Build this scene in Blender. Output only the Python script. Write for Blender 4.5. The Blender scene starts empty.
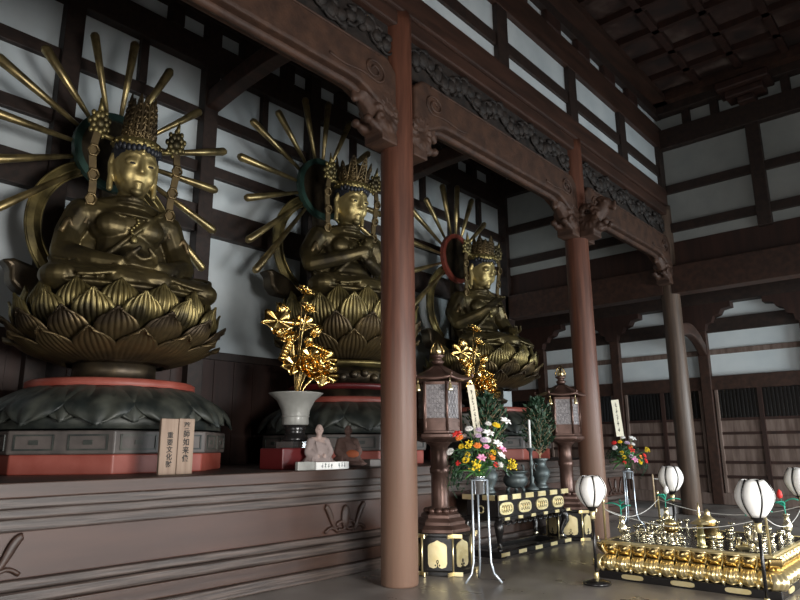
import bpy, math, random
from mathutils import Vector, Matrix
R = math.radians
PI = math.pi
sin, cos = math.sin, math.cos
rnd = random.Random(7)
S = bpy.context.scene
COL = S.collection

# ------------------------------------------------------------------ materials
def mat(name, c1, c2=None, scale=4.0, rough=.5, metal=0.0, stretch=(1, 1, 1), bump=0.0, lo=.35, hi=.65, detail=4, r2=None, bscale=None):
    m = bpy.data.materials.new(name)
    m.use_nodes = True
    nt = m.node_tree
    b = nt.nodes['Principled BSDF']
    b.inputs['Roughness'].default_value = rough
    b.inputs['Metallic'].default_value = metal
    b.inputs['Base Color'].default_value = (*c1, 1)
    if c2 is None and not bump:
        return m
    tc = nt.nodes.new('ShaderNodeTexCoord')
    mp = nt.nodes.new('ShaderNodeMapping')
    mp.inputs['Scale'].default_value = stretch
    nt.links.new(tc.outputs['Object'], mp.inputs['Vector'])
    nz = nt.nodes.new('ShaderNodeTexNoise')
    nz.inputs['Scale'].default_value = scale
    nz.inputs['Detail'].default_value = detail
    nt.links.new(mp.outputs['Vector'], nz.inputs['Vector'])
    if c2 is not None:
        cr = nt.nodes.new('ShaderNodeValToRGB')
        cr.color_ramp.elements[0].position = lo
        cr.color_ramp.elements[1].position = hi
        cr.color_ramp.elements[0].color = (*c1, 1)
        cr.color_ramp.elements[1].color = (*c2, 1)
        nt.links.new(nz.outputs['Fac'], cr.inputs['Fac'])
        nt.links.new(cr.outputs['Color'], b.inputs['Base Color'])
    if r2 is not None:
        mr = nt.nodes.new('ShaderNodeMapRange')
        mr.inputs['From Min'].default_value = lo
        mr.inputs['From Max'].default_value = hi
        mr.inputs['To Min'].default_value = rough
        mr.inputs['To Max'].default_value = r2
        nt.links.new(nz.outputs['Fac'], mr.inputs['Value'])
        nt.links.new(mr.outputs['Result'], b.inputs['Roughness'])
    if bump:
        src = nz
        if bscale:
            src = nt.nodes.new('ShaderNodeTexNoise')
            src.inputs['Scale'].default_value = bscale
            nt.links.new(mp.outputs['Vector'], src.inputs['Vector'])
        bp = nt.nodes.new('ShaderNodeBump')
        bp.inputs['Strength'].default_value = bump
        bp.inputs['Distance'].default_value = .03
        nt.links.new(src.outputs['Fac'], bp.inputs['Height'])
        nt.links.new(bp.outputs['Normal'], b.inputs['Normal'])
    return m

M = {}
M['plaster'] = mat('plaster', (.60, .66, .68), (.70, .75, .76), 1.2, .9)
M['plaster_dim'] = mat('plaster_dim', (0.453, 0.508, 0.529), (0.564, 0.611, 0.625), 1.2, .9)  # same white plaster, weaker light on statue and inner walls put into the colour
M['plaster_shade'] = mat('plaster_shade', (0.248, 0.268, 0.26), (0.312, 0.328, 0.316), 1.2, .9)  # shaded copy: dimness of the upper end wall put into the plaster colour
M['timber'] = mat('timber', (0.0139, 0.00779, 0.00577), (0.0302, 0.0156, 0.0108), 3, .6, stretch=(3, 3, 3), bump=.1)
M['tie'] = mat('tie', (0.0252, 0.0113, 0.00712), (0.0529, 0.023, 0.0142), 2.2, .55, stretch=(4, .6, 4), bump=.1)
M['dark_board'] = mat('dark_board', (0.0204, 0.00759, 0.00486), (0.0374, 0.0134, 0.00823), 2, .6, stretch=(4, 4, .4))
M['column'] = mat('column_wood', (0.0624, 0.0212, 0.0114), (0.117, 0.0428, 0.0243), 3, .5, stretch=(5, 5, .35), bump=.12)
M['carved'] = mat('carved_wood', (0.0317, 0.014, 0.00785), (0.0614, 0.0278, 0.0152), 5, .65, bump=.3, bscale=14)
M['carved_dark'] = mat('carved_dark', (0.00735, 0.00529, 0.00441), (0.0221, 0.0147, 0.0112), 7, .7, bump=.35, bscale=18)
M['altar'] = mat('altar_wood', (0.0266, 0.0122, 0.00777), (0.0501, 0.0243, 0.0159), 2.5, .5, stretch=(3, .35, 5), bump=.12)
M['altar_worn'] = mat('altar_worn', (0.0324, 0.0226, 0.0189), (0.099, 0.0734, 0.0619), 3, .5, stretch=(6, .5, 12), bump=.2, lo=.4, hi=.72)
M['altar_panel'] = mat('altar_panel', (0.0376, 0.0158, 0.00994), (0.0564, 0.0246, 0.0159), 1.5, .5, stretch=(2, .5, 3))
M['floor'] = mat('floor_boards', (.17, .152, .142), (.30, .275, .255), 1.6, .26, stretch=(1, 1, 1), bump=.05, r2=.42)
M['board'] = mat('weathered_board', (.115, .075, .058), (.21, .15, .125), 4, .75, stretch=(3, 3, .35), bump=.1)
M['bronze'] = mat('patinated_gilt', (.05, .036, .022), (.24, .17, .075), 2.6, .5, .75, bump=.10, lo=.34, hi=.74, r2=.36)
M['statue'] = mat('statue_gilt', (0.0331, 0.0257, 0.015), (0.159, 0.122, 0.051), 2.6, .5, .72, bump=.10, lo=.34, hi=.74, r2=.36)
def pale_foot(m, pale):
    """light on the lower shafts put into the colour, along with bleached wood"""
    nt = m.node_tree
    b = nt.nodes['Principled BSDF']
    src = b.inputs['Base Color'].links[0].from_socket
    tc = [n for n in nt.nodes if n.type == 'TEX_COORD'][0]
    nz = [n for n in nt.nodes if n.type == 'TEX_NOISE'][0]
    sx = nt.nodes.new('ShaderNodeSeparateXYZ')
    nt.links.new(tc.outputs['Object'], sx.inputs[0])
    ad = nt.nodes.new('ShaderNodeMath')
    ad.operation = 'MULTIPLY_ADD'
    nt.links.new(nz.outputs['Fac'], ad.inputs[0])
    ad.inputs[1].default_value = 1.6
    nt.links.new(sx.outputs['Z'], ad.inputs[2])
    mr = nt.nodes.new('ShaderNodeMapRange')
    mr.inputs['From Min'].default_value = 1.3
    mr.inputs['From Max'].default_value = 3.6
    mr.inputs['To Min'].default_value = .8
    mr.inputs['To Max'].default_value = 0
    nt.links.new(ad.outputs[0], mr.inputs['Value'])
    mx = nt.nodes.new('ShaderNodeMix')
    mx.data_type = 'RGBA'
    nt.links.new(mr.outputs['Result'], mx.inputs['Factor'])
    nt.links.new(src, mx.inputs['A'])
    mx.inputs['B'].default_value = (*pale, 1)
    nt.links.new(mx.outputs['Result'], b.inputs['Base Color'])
pale_foot(M['column'], (.20, .125, .088))  # paler foot carries the stronger light low down, besides some bleaching
M['column_grey'] = mat('column_wood_grey', (0.0578, 0.0372, 0.0259), (0.109, 0.072, 0.0513), 3, .5, stretch=(5, 5, .35), bump=.12)
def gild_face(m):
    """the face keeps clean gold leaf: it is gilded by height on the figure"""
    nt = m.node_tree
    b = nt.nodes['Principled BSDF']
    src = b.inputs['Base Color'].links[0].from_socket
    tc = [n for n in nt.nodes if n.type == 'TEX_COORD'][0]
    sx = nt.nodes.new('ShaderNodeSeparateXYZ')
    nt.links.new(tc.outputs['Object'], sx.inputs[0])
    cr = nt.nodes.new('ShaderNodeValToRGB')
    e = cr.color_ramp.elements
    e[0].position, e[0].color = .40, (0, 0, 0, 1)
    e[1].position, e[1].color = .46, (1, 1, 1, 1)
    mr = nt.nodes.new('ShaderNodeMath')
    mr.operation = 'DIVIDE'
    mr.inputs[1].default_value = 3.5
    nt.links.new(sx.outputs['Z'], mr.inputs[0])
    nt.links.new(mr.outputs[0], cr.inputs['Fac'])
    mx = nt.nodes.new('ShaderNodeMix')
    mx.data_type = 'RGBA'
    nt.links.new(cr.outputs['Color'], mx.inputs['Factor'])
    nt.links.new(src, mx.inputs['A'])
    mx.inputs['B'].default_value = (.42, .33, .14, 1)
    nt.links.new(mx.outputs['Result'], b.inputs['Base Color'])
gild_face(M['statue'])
M['bronze_dark'] = mat('dark_bronze', (.03, .024, .018), (.10, .075, .045), 4, .42, .75, bump=.12)
M['lotus_gold'] = mat('lotus_gilt', (0.0422, 0.0341, 0.0173), (0.324, 0.257, 0.101), 2.6, .42, .8, bump=.1, lo=.36, hi=.66)
M['ray'] = mat('ray_gilt', (0.198, 0.153, 0.0765), (0.495, 0.378, 0.171), 5, .34, .85)
M['gold'] = mat('bright_gold', (.92, .74, .36), (.98, .86, .54), 6, .3, .85)
M['gold_leafing'] = mat('gold_leafing', (.62, .40, .12), (.92, .68, .27), 5, .22, 1.0)
M['gold_dark'] = mat('dark_gold', (0.338, 0.231, 0.0945), (0.698, 0.523, 0.23), 4, .25, 1.0)
M['gold_pale'] = mat('pale_gold', (.80, .66, .33), (.92, .80, .48), 7, .38, .75)
M['brass'] = mat('polished_brass', (.80, .72, .50), (.93, .87, .68), 8, .22, .9)
M['brass_green'] = mat('aged_brass', (.38, .36, .18), (.62, .56, .30), 8, .3, .9)
M['black'] = mat('black_lacquer', (.012, .011, .011), None, rough=.25)
M['red'] = mat('red_lacquer', (0.216, 0.0396, 0.0252), (0.302, 0.0792, 0.0576), 3, .5)
M['red_deep'] = mat('deep_red', (0.096, 0.0072, 0.0084), None, rough=.45)
M['grey_wood'] = mat('grey_lacquer', (0.0527, 0.0446, 0.0409), (0.105, 0.0868, 0.0775), 4, .5)
M['green'] = mat('dull_green_lacquer', (.012, .016, .015), (.062, .066, .054), 3.5, .5, .1, bump=.1)
M['nimbus_green'] = mat('nimbus_green', (.012, .035, .028), (.03, .07, .055), 5, .45)
M['nimbus_red'] = mat('nimbus_red', (.14, .03, .02), (.26, .06, .04), 5, .45)
M['copper'] = mat('lantern_copper', (0.0792, 0.0446, 0.0346), (0.158, 0.0936, 0.0756), 5, .36, .55, bump=.08)
M['lattice'] = mat('lattice_grey', (0.238, 0.224, 0.231), (0.322, 0.301, 0.308), 20, .5, .2)
M['paper'] = mat('lamp_paper', (.88, .87, .83), (.94, .93, .90), 5, .8)
M['cream'] = mat('cream_paper', (.70, .66, .52), None, rough=.8)
M['white'] = mat('white_paint', (.80, .80, .78), None, rough=.6)
M['ink'] = mat('ink', (.02, .018, .016), None, rough=.8)
M['sign_wood'] = mat('sign_wood', (0.195, 0.131, 0.0938), (0.27, 0.195, 0.143), 3, .7, stretch=(6, 6, .5))
M['porcelain'] = mat('grey_porcelain', (0.224, 0.224, 0.207), (0.291, 0.291, 0.269), 5, .3)
M['steel'] = mat('steel', (.72, .74, .76), None, rough=.22, metal=1)
M['tube'] = mat('pale_blue_tube', (.50, .56, .62), None, rough=.3, metal=.5)
M['patina'] = mat('green_bronze', (.045, .06, .062), (.12, .145, .145), 6, .45, .5, bump=.1)
M['leaf'] = mat('evergreen', (.008, .030, .014), (.022, .065, .028), 9, .6)
M['leaf2'] = mat('fresh_green', (.05, .15, .04), (.10, .26, .07), 9, .55)
M['teal'] = mat('teal_ribbon', (.02, .34, .22), (.04, .42, .30), 6, .5)
M['skin'] = mat('clay_skin', (0.345, 0.255, 0.225), None, rough=.7)
M['robe'] = mat('robe_grey', (0.216, 0.173, 0.162), (0.288, 0.23, 0.216), 7, .8)
M['robe_brown'] = mat('robe_brown', (.13, .075, .06), (.20, .12, .10), 7, .8)
M['orange'] = mat('orange_cloth', (.50, .13, .05), None, rough=.75)
M['f_white'] = mat('petal_white', (.86, .85, .82), None, rough=.6)
M['f_pink'] = mat('petal_pink', (.80, .24, .48), (.88, .45, .62), 20, .6)
M['f_yellow'] = mat('petal_yellow', (.90, .66, .03), None, rough=.6)
M['f_red'] = mat('petal_red', (.72, .035, .03), None, rough=.6)
M['f_orange'] = mat('petal_orange', (.88, .28, .05), None, rough=.6)
M['f_lilac'] = mat('petal_lilac', (.62, .48, .62), None, rough=.6)
M['rope'] = mat('white_cord', (.66, .66, .62), None, rough=.8)
M['hair'] = mat('dark_hair', (.012, .014, .02), None, rough=.5)
M['bamboo'] = mat('bare_wood', (.45, .33, .2), None, rough=.6)
M['flagstone'] = mat('base_grey', (.16, .15, .145), (.24, .225, .215), 4, .6)

def painted_ceiling():
    m = bpy.data.materials.new('painted_ceiling')
    m.use_nodes = True
    nt = m.node_tree
    b = nt.nodes['Principled BSDF']
    b.inputs['Roughness'].default_value = .8
    tc = nt.nodes.new('ShaderNodeTexCoord')
    vo = nt.nodes.new('ShaderNodeTexNoise')
    vo.inputs['Scale'].default_value = 1.7
    vo.inputs['Detail'].default_value = 6
    nt.links.new(tc.outputs['Object'], vo.inputs['Vector'])
    cr = nt.nodes.new('ShaderNodeValToRGB')
    e = cr.color_ramp.elements
    e[0].position, e[0].color = .36, (.02, .012, .010, 1)
    e[1].position, e[1].color = .72, (.11, .08, .065, 1)
    k = e.new(.52)
    k.color = (.042, .02, .015, 1)
    nt.links.new(vo.outputs['Fac'], cr.inputs['Fac'])
    nt.links.new(cr.outputs['Color'], b.inputs['Base Color'])
    return m
M['ceiling'] = painted_ceiling()

# ------------------------------------------------------------------ mesh builder
class MB:
    def __init__(s):
        s.v, s.f, s.s = [], [], []
    def add(s, vs, fs, smooth=False):
        o = len(s.v)
        s.v += [tuple(p) for p in vs]
        s.f += [tuple(i + o for i in f) for f in fs]
        s.s += [smooth] * len(fs)
        return s
    def box(s, c, d, rz=0, rot=None):
        hx, hy, hz = d[0] / 2, d[1] / 2, d[2] / 2
        mm = rot if rot is not None else Matrix.Rotation(rz, 3, 'Z')
        c = Vector(c)
        vs = [c + mm @ Vector((x * hx, y * hy, z * hz)) for z in (-1, 1) for y in (-1, 1) for x in (-1, 1)]
        return s.add(vs, [(0, 2, 3, 1), (4, 5, 7, 6), (0, 1, 5, 4), (2, 6, 7, 3), (0, 4, 6, 2), (1, 3, 7, 5)])
    def bb(s, x0, x1, y0, y1, z0, z1):
        return s.box(((x0 + x1) / 2, (y0 + y1) / 2, (z0 + z1) / 2), (abs(x1 - x0), abs(y1 - y0), abs(z1 - z0)))
    def tube(s, path, r, n=8, caps=True, flat=1.0):
        P = [Vector(p) for p in path]
        rs = r if isinstance(r, (list, tuple)) else [r] * len(P)
        vs = []
        up = None
        for i, p in enumerate(P):
            t = (P[min(i + 1, len(P) - 1)] - P[max(i - 1, 0)])
            t = t.normalized() if t.length > 1e-9 else Vector((0, 0, 1))
            if up is None:
                up = Vector((0, 0, 1)) if abs(t.z) < .9 else Vector((1, 0, 0))
            a = t.cross(up).normalized()
            b = a.cross(t).normalized()
            up = b
            for k in range(n):
                w = 2 * PI * k / n
                vs.append(p + (a * cos(w) * flat + b * sin(w)) * rs[i])
        fs = []
        for i in range(len(P) - 1):
            for k in range(n):
                k2 = (k + 1) % n
                fs.append((i * n + k, i * n + k2, (i + 1) * n + k2, (i + 1) * n + k))
        s.add(vs, fs, True)
        if caps:
            o = len(s.v) - len(vs)
            s.f += [tuple(o + k for k in reversed(range(n))), tuple(o + (len(P) - 1) * n + k for k in range(n))]
            s.s += [False, False]
        return s
    def cap(s, p0, r0, p1, r1, n=10):
        """a tapered limb with round ends"""
        s.tube([p0, p1], [r0, r1], n)
        s.ell(p0, (r0,) * 3, n, 7)
        s.ell(p1, (r1,) * 3, n, 7)
        return s
    def chain(s, pts, n=10):
        for (a, ra), (b, rb) in zip(pts[:-1], pts[1:]):
            s.cap(a, ra, b, rb, n)
        return s
    def lathe(s, prof, n=24, c=(0, 0, 0), phase=0, smooth=True, caps=True):
        vs = []
        for r, z in prof:
            for k in range(n):
                w = phase + 2 * PI * k / n
                vs.append((c[0] + r * cos(w), c[1] + r * sin(w), c[2] + z))
        fs = []
        for i in range(len(prof) - 1):
            for k in range(n):
                k2 = (k + 1) % n
                fs.append((i * n + k, i * n + k2, (i + 1) * n + k2, (i + 1) * n + k))
        o = len(s.v)
        s.add(vs, fs, smooth)
        if caps:
            s.f += [tuple(o + k for k in reversed(range(n))), tuple(o + (len(prof) - 1) * n + k for k in range(n))]
            s.s += [False, False]
        return s
    def ell(s, c, r, n=14, m=9, rot=None):
        vs, fs = [], []
        mm = rot if rot is not None else Matrix.Identity(3)
        c = Vector(c)
        for i in range(1, m):
            t = PI * i / m
            for k in range(n):
                w = 2 * PI * k / n
                vs.append(c + mm @ Vector((r[0] * sin(t) * cos(w), r[1] * sin(t) * sin(w), r[2] * cos(t))))
        a = len(vs)
        vs.append(c + mm @ Vector((0, 0, r[2])))
        vs.append(c + mm @ Vector((0, 0, -r[2])))
        for i in range(m - 2):
            for k in range(n):
                k2 = (k + 1) % n
                fs.append((i * n + k, (i + 1) * n + k, (i + 1) * n + k2, i * n + k2))
        for k in range(n):
            k2 = (k + 1) % n
            fs.append((a, k, k2))
            fs.append((a + 1, (m - 2) * n + k2, (m - 2) * n + k))
        return s.add(vs, fs, True)
    def prism(s, poly, fn, a0, a1, smooth=False):
        """polygon of 2D points, fn(p, q, a) -> 3D"""
        n = len(poly)
        vs = [fn(p, q, a0) for p, q in poly] + [fn(p, q, a1) for p, q in poly]
        fs = [(i, (i + 1) % n, n + (i + 1) % n, n + i) for i in range(n)]
        o = len(s.v)
        s.add(vs, fs, smooth)
        s.f += [tuple(o + i for i in reversed(range(n))), tuple(o + n + i for i in range(n))]
        s.s += [False, False]
        return s
    def grid(s, fn, nu, nv, smooth=True):
        vs = [fn(i / nu, j / nv) for j in range(nv + 1) for i in range(nu + 1)]
        w = nu + 1
        fs = [(j * w + i, j * w + i + 1, (j + 1) * w + i + 1, (j + 1) * w + i) for j in range(nv) for i in range(nu)]
        return s.add(vs, fs, smooth)
    def scaled(s, k):
        s.v = [(x * k, y * k, z * k) for x, y, z in s.v]
        return s
    def build(s, name, m, parent=None, loc=None, rz=0):
        me = bpy.data.meshes.new(name)
        me.from_pydata(s.v, [], s.f)
        me.polygons.foreach_set('use_smooth', s.s)
        me.materials.append(M[m] if isinstance(m, str) else m)
        me.update()
        o = bpy.data.objects.new(name, me)
        COL.objects.link(o)
        if parent is not None:
            o.parent = parent
        if loc is not None:
            o.location = loc
        o.rotation_euler = (0, 0, rz)
        return o

def fixn(o):
    import bmesh
    bm = bmesh.new()
    bm.from_mesh(o.data)
    bmesh.ops.recalc_face_normals(bm, faces=bm.faces)
    bm.to_mesh(o.data)
    bm.free()
    return o

def bevel(o, w=.012, seg=2):
    b = o.modifiers.new('bevel', 'BEVEL')
    b.width = w
    b.segments = seg
    b.limit_method = 'ANGLE'
    return o

def solid(o, t):
    b = o.modifiers.new('solid', 'SOLIDIFY')
    b.thickness = t
    b.offset = 0
    return o

def remesh(o, vox, it=3):
    b = o.modifiers.new('remesh', 'REMESH')
    b.mode = 'VOXEL'
    b.voxel_size = vox
    b.use_smooth_shade = True
    if it:
        c = o.modifiers.new('smooth', 'SMOOTH')
        c.iterations = it
        c.factor = .5
    return o

def tag(o, label, cat, group=None):
    o['label'] = label
    o['category'] = cat
    if group:
        o['group'] = group
    return o

def thing(name, label, cat, loc=(0, 0, 0), rz=0, group=None):
    o = bpy.data.objects.new(name, None)
    o.empty_display_size = .1
    COL.objects.link(o)
    o.location = loc
    o.rotation_euler = (0, 0, rz)
    return tag(o, label, cat, group)

def struct(o):
    o['kind'] = 'structure'
    return o

def dup(root, loc=None, rz=None, label=None, group=None):
    """a thing with its parts and their sub-parts"""
    r = root.copy()
    COL.objects.link(r)
    if loc is not None:
        r.location = loc
    if rz is not None:
        r.rotation_euler = (0, 0, rz)
    if label:
        r['label'] = label
    if group:
        r['group'] = group
    for ch in list(root.children):
        c = ch.copy()
        COL.objects.link(c)
        c.parent = r
        for g in list(ch.children):
            d = g.copy()
            COL.objects.link(d)
            d.parent = c
    return r

def again(part, parent, rz=None, loc=None, rot=None):
    """one more copy of a part on its thing"""
    c = part.copy()
    COL.objects.link(c)
    c.parent = parent
    if rz is not None:
        c.rotation_euler = (0, 0, rz)
    if rot is not None:
        c.rotation_euler = rot
    if loc is not None:
        c.location = loc
    for g in list(part.children):
        d = g.copy()
        COL.objects.link(d)
        d.parent = c
    return c

# ------------------------------------------------------------------ the hall: lines of the plan
XW, XC, XA = -9.79, -5.17, -6.06      # statue wall, column row, altar front
YE, YL = 15.6, 18.6                   # upper end wall, far aisle wall
XF, YB = 4.6, -5.0                    # door wall, wall behind
COLY = [-4.09, .86, 5.81, 10.80, 15.6]
TN = [0]
def trim(x0, x1, y0, y1, z0, z1, m='timber', bv=.012):
    TN[0] += 1
    o = MB().box((0, 0, 0), (abs(x1 - x0), abs(y1 - y0), abs(z1 - z0))).build('trim_%d' % TN[0], m, None, ((x0 + x1) / 2, (y0 + y1) / 2, (z0 + z1) / 2))
    if bv:
        bevel(o, bv)
    return struct(o)

struct(MB().bb(XW - 3.4, XF + .3, YB - .3, YL + .4, -.2, 0).build('floor', 'floor'))
XL = XW - 3.2
struct(MB().bb(XL - .2, XL, YB, YL + .2, 0, 6.6).build('wall_aisle', 'board'))
struct(MB().bb(XL, XW, YE - 2.2, YE - 2.0, 0, 6.6).build('wall_aisle_back', 'board'))
# floor boards' joints
# statue wall (left)
struct(MB().bb(XW - .25, XW, YB, YE + .15, 0, 10.2).build('wall_left', 'plaster_dim'))
o = MB()
o.bb(XW, XW + .05, YB, 14.4, 1.2, 3.03)
for i in range(48):
    y = YB + .4 * i
    if y < 14.3:
        o.bb(XW + .05, XW + .062, y, y + .03, 1.2, 3.03)
struct(o.build('wall_wainscot', 'dark_board'))
for z0, z1, d in ((7.26, 7.48, .10), (6.25, 6.46, .10), (5.14, 5.64, .16), (8.28, 8.80, .2), (9.2, 9.75, .25), (2.98, 3.12, .09)):
    trim(XW, XW + d, YB, YE, z0, z1)
for y in (-4.1, -1.6, .86, 3.33, 5.75, 8.2, 10.7, 13.1):
    big = abs(y - 5.75) < .1 or abs(y - .86) < .1 or abs(y - 10.7) < .1 or abs(y + 4.1) < .1
    trim(XW, XW + .22, y - .14, y + .14, 0.02, 9.6)
for y in (4.5, 7.0, 9.45, 11.9, 14.35, 2.1):
    trim(XW, XW + .12, y - .07, y + .07, 7.48, 8.28)
for y in (2.6, 4.0, 5.0, 6.5, 7.5, 9.0, 10, 11.4, 12.4, 14, 15):
    trim(XW, XW + .22, y - .12, y + .12, 8.8, 9.2)

# the upper end wall with its rails
struct(MB().bb(XW, XF, YE, YE + .2, 6.2, 10.2).build('wall_end', 'plaster_shade'))
for z0, z1, d in ((7.48, 7.70, .08), (6.5, 6.72, .08), (8.62, 9.12, .2), (9.5, 9.85, .28)):
    trim(XW, XF, YE - d, YE + .02, z0, z1)
trim(XW, XF, YE - .02, YE + .12, 5.60, 6.26, 'dark_board')
trim(XW, XC - .1, YE - .2, YE + .2, 4.98, 5.64, 'tie')
trim(XC + .1, XF, YE - .2, YE + .2, 4.98, 5.64, 'tie')
for x in (XW + .1, -7.5, -2.96, -.6, 1.7):
    trim(x - .14, x + .14, YE - .17, YE + .02, 6.2, 9.6)
trim(XW, XW + .26, YE - .2, YE + .1, 3.0, 6.2)
for x in (-9, -8.2, -6.6, -5.9, -4.35, -3.7, -2.2, -1.4, 0):
    trim(x - .09, x + .09, YE - .14, YE + .02, 9.1, 9.52)
for x in (-7.5, -2.96, -.6, 1.7):
    o = MB()
    o.bb(x - .18, x + .18, YE - .4, YE, 9.1, 9.25)
    o.bb(x - .4, x + .4, YE - .5, YE, 9.25, 9.42)
    o.bb(x - .55, x + .55, YE - .65, YE, 9.42, 9.62)
    o.build('bracket_block', 'dark_board')
    ob = COL.objects[-1]
    bevel(ob, .03)
    tag(ob, {-7.5: 'dark stepped bracket under the ceiling above the altar end', -2.96: 'dark stepped bracket block under the ceiling on the end wall post', -.6: 'dark stepped bracket under ceiling, second along the end wall', 1.7: 'dark stepped bracket under ceiling, third along the end wall'}[x], 'bracket')

# far aisle wall
struct(MB().bb(XL, XF, YL, YL + .2, 0, 6.6).build('wall_far', 'plaster'))
struct(MB().bb(XW - .25, XF, YE + .2, YL + .2, 6.2, 6.35).build('ceiling_aisle', 'dark_board'))
struct(MB().bb(XL, XW - .25, YE - 2.2, YL + .2, 6.2, 6.35).build('ceiling_corner', 'dark_board'))
trim(XL, XF, YL - .14, YL, 2.92, 3.28, 'tie')
trim(XL, XF, YL - .06, YL, 3.86, 4.0, 'board')
trim(XL, XF, YL - .12, YL, 4.45, 4.82, 'timber')
trim(XL, XF, YL - .16, YL, 0.01, .3, 'board')
PX = (-7.87, -5.42, -2.96, -.5, 2.0, -10.32)
for x in PX:
    trim(x - .13, x + .13, YL - .2, YL, .02, 4.75, 'tie')
    trim(x - .24, x - .16, YL - .12, YL, .3, 2.92, 'board')
    trim(x + .16, x + .24, YL - .12, YL, .3, 2.92, 'board')
for i, x in enumerate(PX):
    poly = [(-.16, 4.5), (.16, 4.5), (.2, 4.66), (.34, 4.7), (.4, 4.85), (.55, 4.9), (.62, 5.02), (.85, 5.06), (.85, 5.2), (-.85, 5.2), (-.85, 5.06), (-.62, 5.02), (-.55, 4.9), (-.4, 4.85), (-.34, 4.7), (-.2, 4.66)]
    ob = MB().prism(poly, lambda p, q, a: (x + p, a, q), YL - .34, YL - .002).build('corbel', 'dark_board')
    fixn(ob)
    tag(ob, ['dark stepped wooden corbel on the far wall post just behind middle column', 'dark stepped wooden corbel on the far wall post just past the farthest column',
             'dark stepped wooden corbel on far wall at the picture edge', 'dark stepped wooden corbel on far wall, fourth post', 'dark stepped wooden corbel on far wall, fifth post', 'dark stepped wooden corbel on the far wall beyond the third statue'][i], 'corbel')
trim(XL, XF, YL - .34, YL, 5.2, 5.85, 'timber')
# boarded doors of the far wall: weathered planks below, dark lattice above
xs = [XL] + sorted(PX) + [XF]
dn = 0
for a, b in zip(xs[:-1], xs[1:]):
    a2, b2 = a + .24, b - .24
    dn += 1
    d = MB().bb(a2, b2, YL - .05, YL - .005, .3, 2.15).build('door_%d' % dn, 'board')
    struct(d)
    t = MB()
    for z in (.70, 1.06, 1.43, 1.79, 2.15):
        t.bb(a2, b2, YL - .1, YL - .05, z - .035, z + .035)
    k = max(1, round((b2 - a2) / 1.1))
    for i in range(1, k):
        xx = a2 + (b2 - a2) * i / k
        t.bb(xx - .05, xx + .05, YL - .12, YL - .05, .3, 2.92)
    t.build('door_batten', 'dark_board', d)
    g = MB().bb(a2, b2, YL - .03, YL - .004, 2.15, 2.92)
    for i in range(int((b2 - a2) / .09)):
        g.bb(a2 + .09 * i, a2 + .09 * i + .04, YL - .07, YL - .03, 2.17, 2.92)
    g.build('door_lattice', 'black', d)

# wall above the column row
struct(MB().bb(XC - .08, XC + .08, YB, YE, 7.5, 10.2).build('wall_inner', 'plaster_dim'))
o = trim(XC - .2, XC + .2, YB, YE - .12, 7.16, 7.57, 'tie', .03)
o = trim(XC - .15, XC + .15, YB, YE - .12, 6.94, 7.17, 'tie', .03)
trim(XC - .13, XC + .13, YB, YE, 7.89, 8.13)
trim(XC - .18, XC + .18, YB, YE, 8.66, 9.24, 'tie')
trim(XC - .2, XC + .2, YB, YE, 9.48, 9.9)
for y in (-4.1, -1.6, .86, 3.35, 5.8, 8.28, 10.76, 13.12, 15.42):
    trim(XC - .17, XC + .17, y - .16, y + .16, 7.55, 8.7)
for i in range(14):
    y = -2.9 + 1.24 * i + .6
    trim(XC - .2, XC + .2, y - .28, y + .28, 9.2, 9.5, 'dark_board', .03)

# ceilings
c = struct(MB().bb(XC, XF, YB, YE, 10.0, 10.15).build('ceiling', 'ceiling'))
g = MB()
for i in range(14):
    x = XC + .35 + .92 * i
    g.bb(x - .07, x + .07, YB, YE, 9.86, 10.0)
for i in range(23):
    y = YE - .35 - .92 * i
    g.bb(XC, XF, y - .07, y + .07, 9.86, 10.0)
g.build('ceiling_grid', 'dark_board', c)
g = MB()
g.bb(XC + .2, XC + .5, YB, YE, 9.7, 9.88)
g.bb(XC, XF, YE - .5, YE - .2, 9.7, 9.88)
g.build('ceiling_moulding', 'tie', c)
struct(MB().bb(XW, XC, YB, YE, 9.7, 9.85).build('ceiling_sanctuary', 'dark_board'))
# walls out of the picture, with the doorways that let the daylight in
f = MB()
D1, D2, D3, D4 = (1.5, 4.3), (8.2, 11.4), (13.6, 17.4), (-2.6, 2.6)
f.bb(XF, XF + .25, YB, YL + .2, 3.1, 10.2)
f.bb(XF, XF + .25, YB, D1[0], 0, 3.1)
f.bb(XF, XF + .25, D1[1], D2[0], 0, 3.1)
f.bb(XF, XF + .25, D2[1], D3[0], 0, 3.1)
f.bb(XF, XF + .25, D3[1], YL + .2, 0, 3.1)
struct(f.build('wall_front', 'board'))
f = MB()
f.bb(XW, XF, YB - .25, YB, 3.1, 10.2)
f.bb(XW, D4[0], YB - .25, YB, 0, 3.1)
f.bb(D4[1], XF, YB - .25, YB, 0, 3.1)
struct(f.build('wall_back', 'board'))

# ------------------------------------------------------------------ columns, rainbow beams and carvings
names = {5.81: 'tall round reddish wooden column, nearest to the viewer', 10.80: 'round reddish wooden column behind the second copper lantern', 15.6: 'round brown wooden column, farthest of the row by the far doors',
         .86: 'round wooden column out of view before the first altar statue', -4.09: 'round wooden column at the back end of the hall'}
def column(y):
    t = thing('column', names[y], 'column', (XC, y, 0), 0, 'round columns along the altar')
    p = [(.2, 0), (.212, .02), (.212, 3), (.205, 7.0), (.205, 7.2)]
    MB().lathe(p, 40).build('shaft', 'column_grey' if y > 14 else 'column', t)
    return t
for y in COLY:
    if y > 0:
        column(y)

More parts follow.
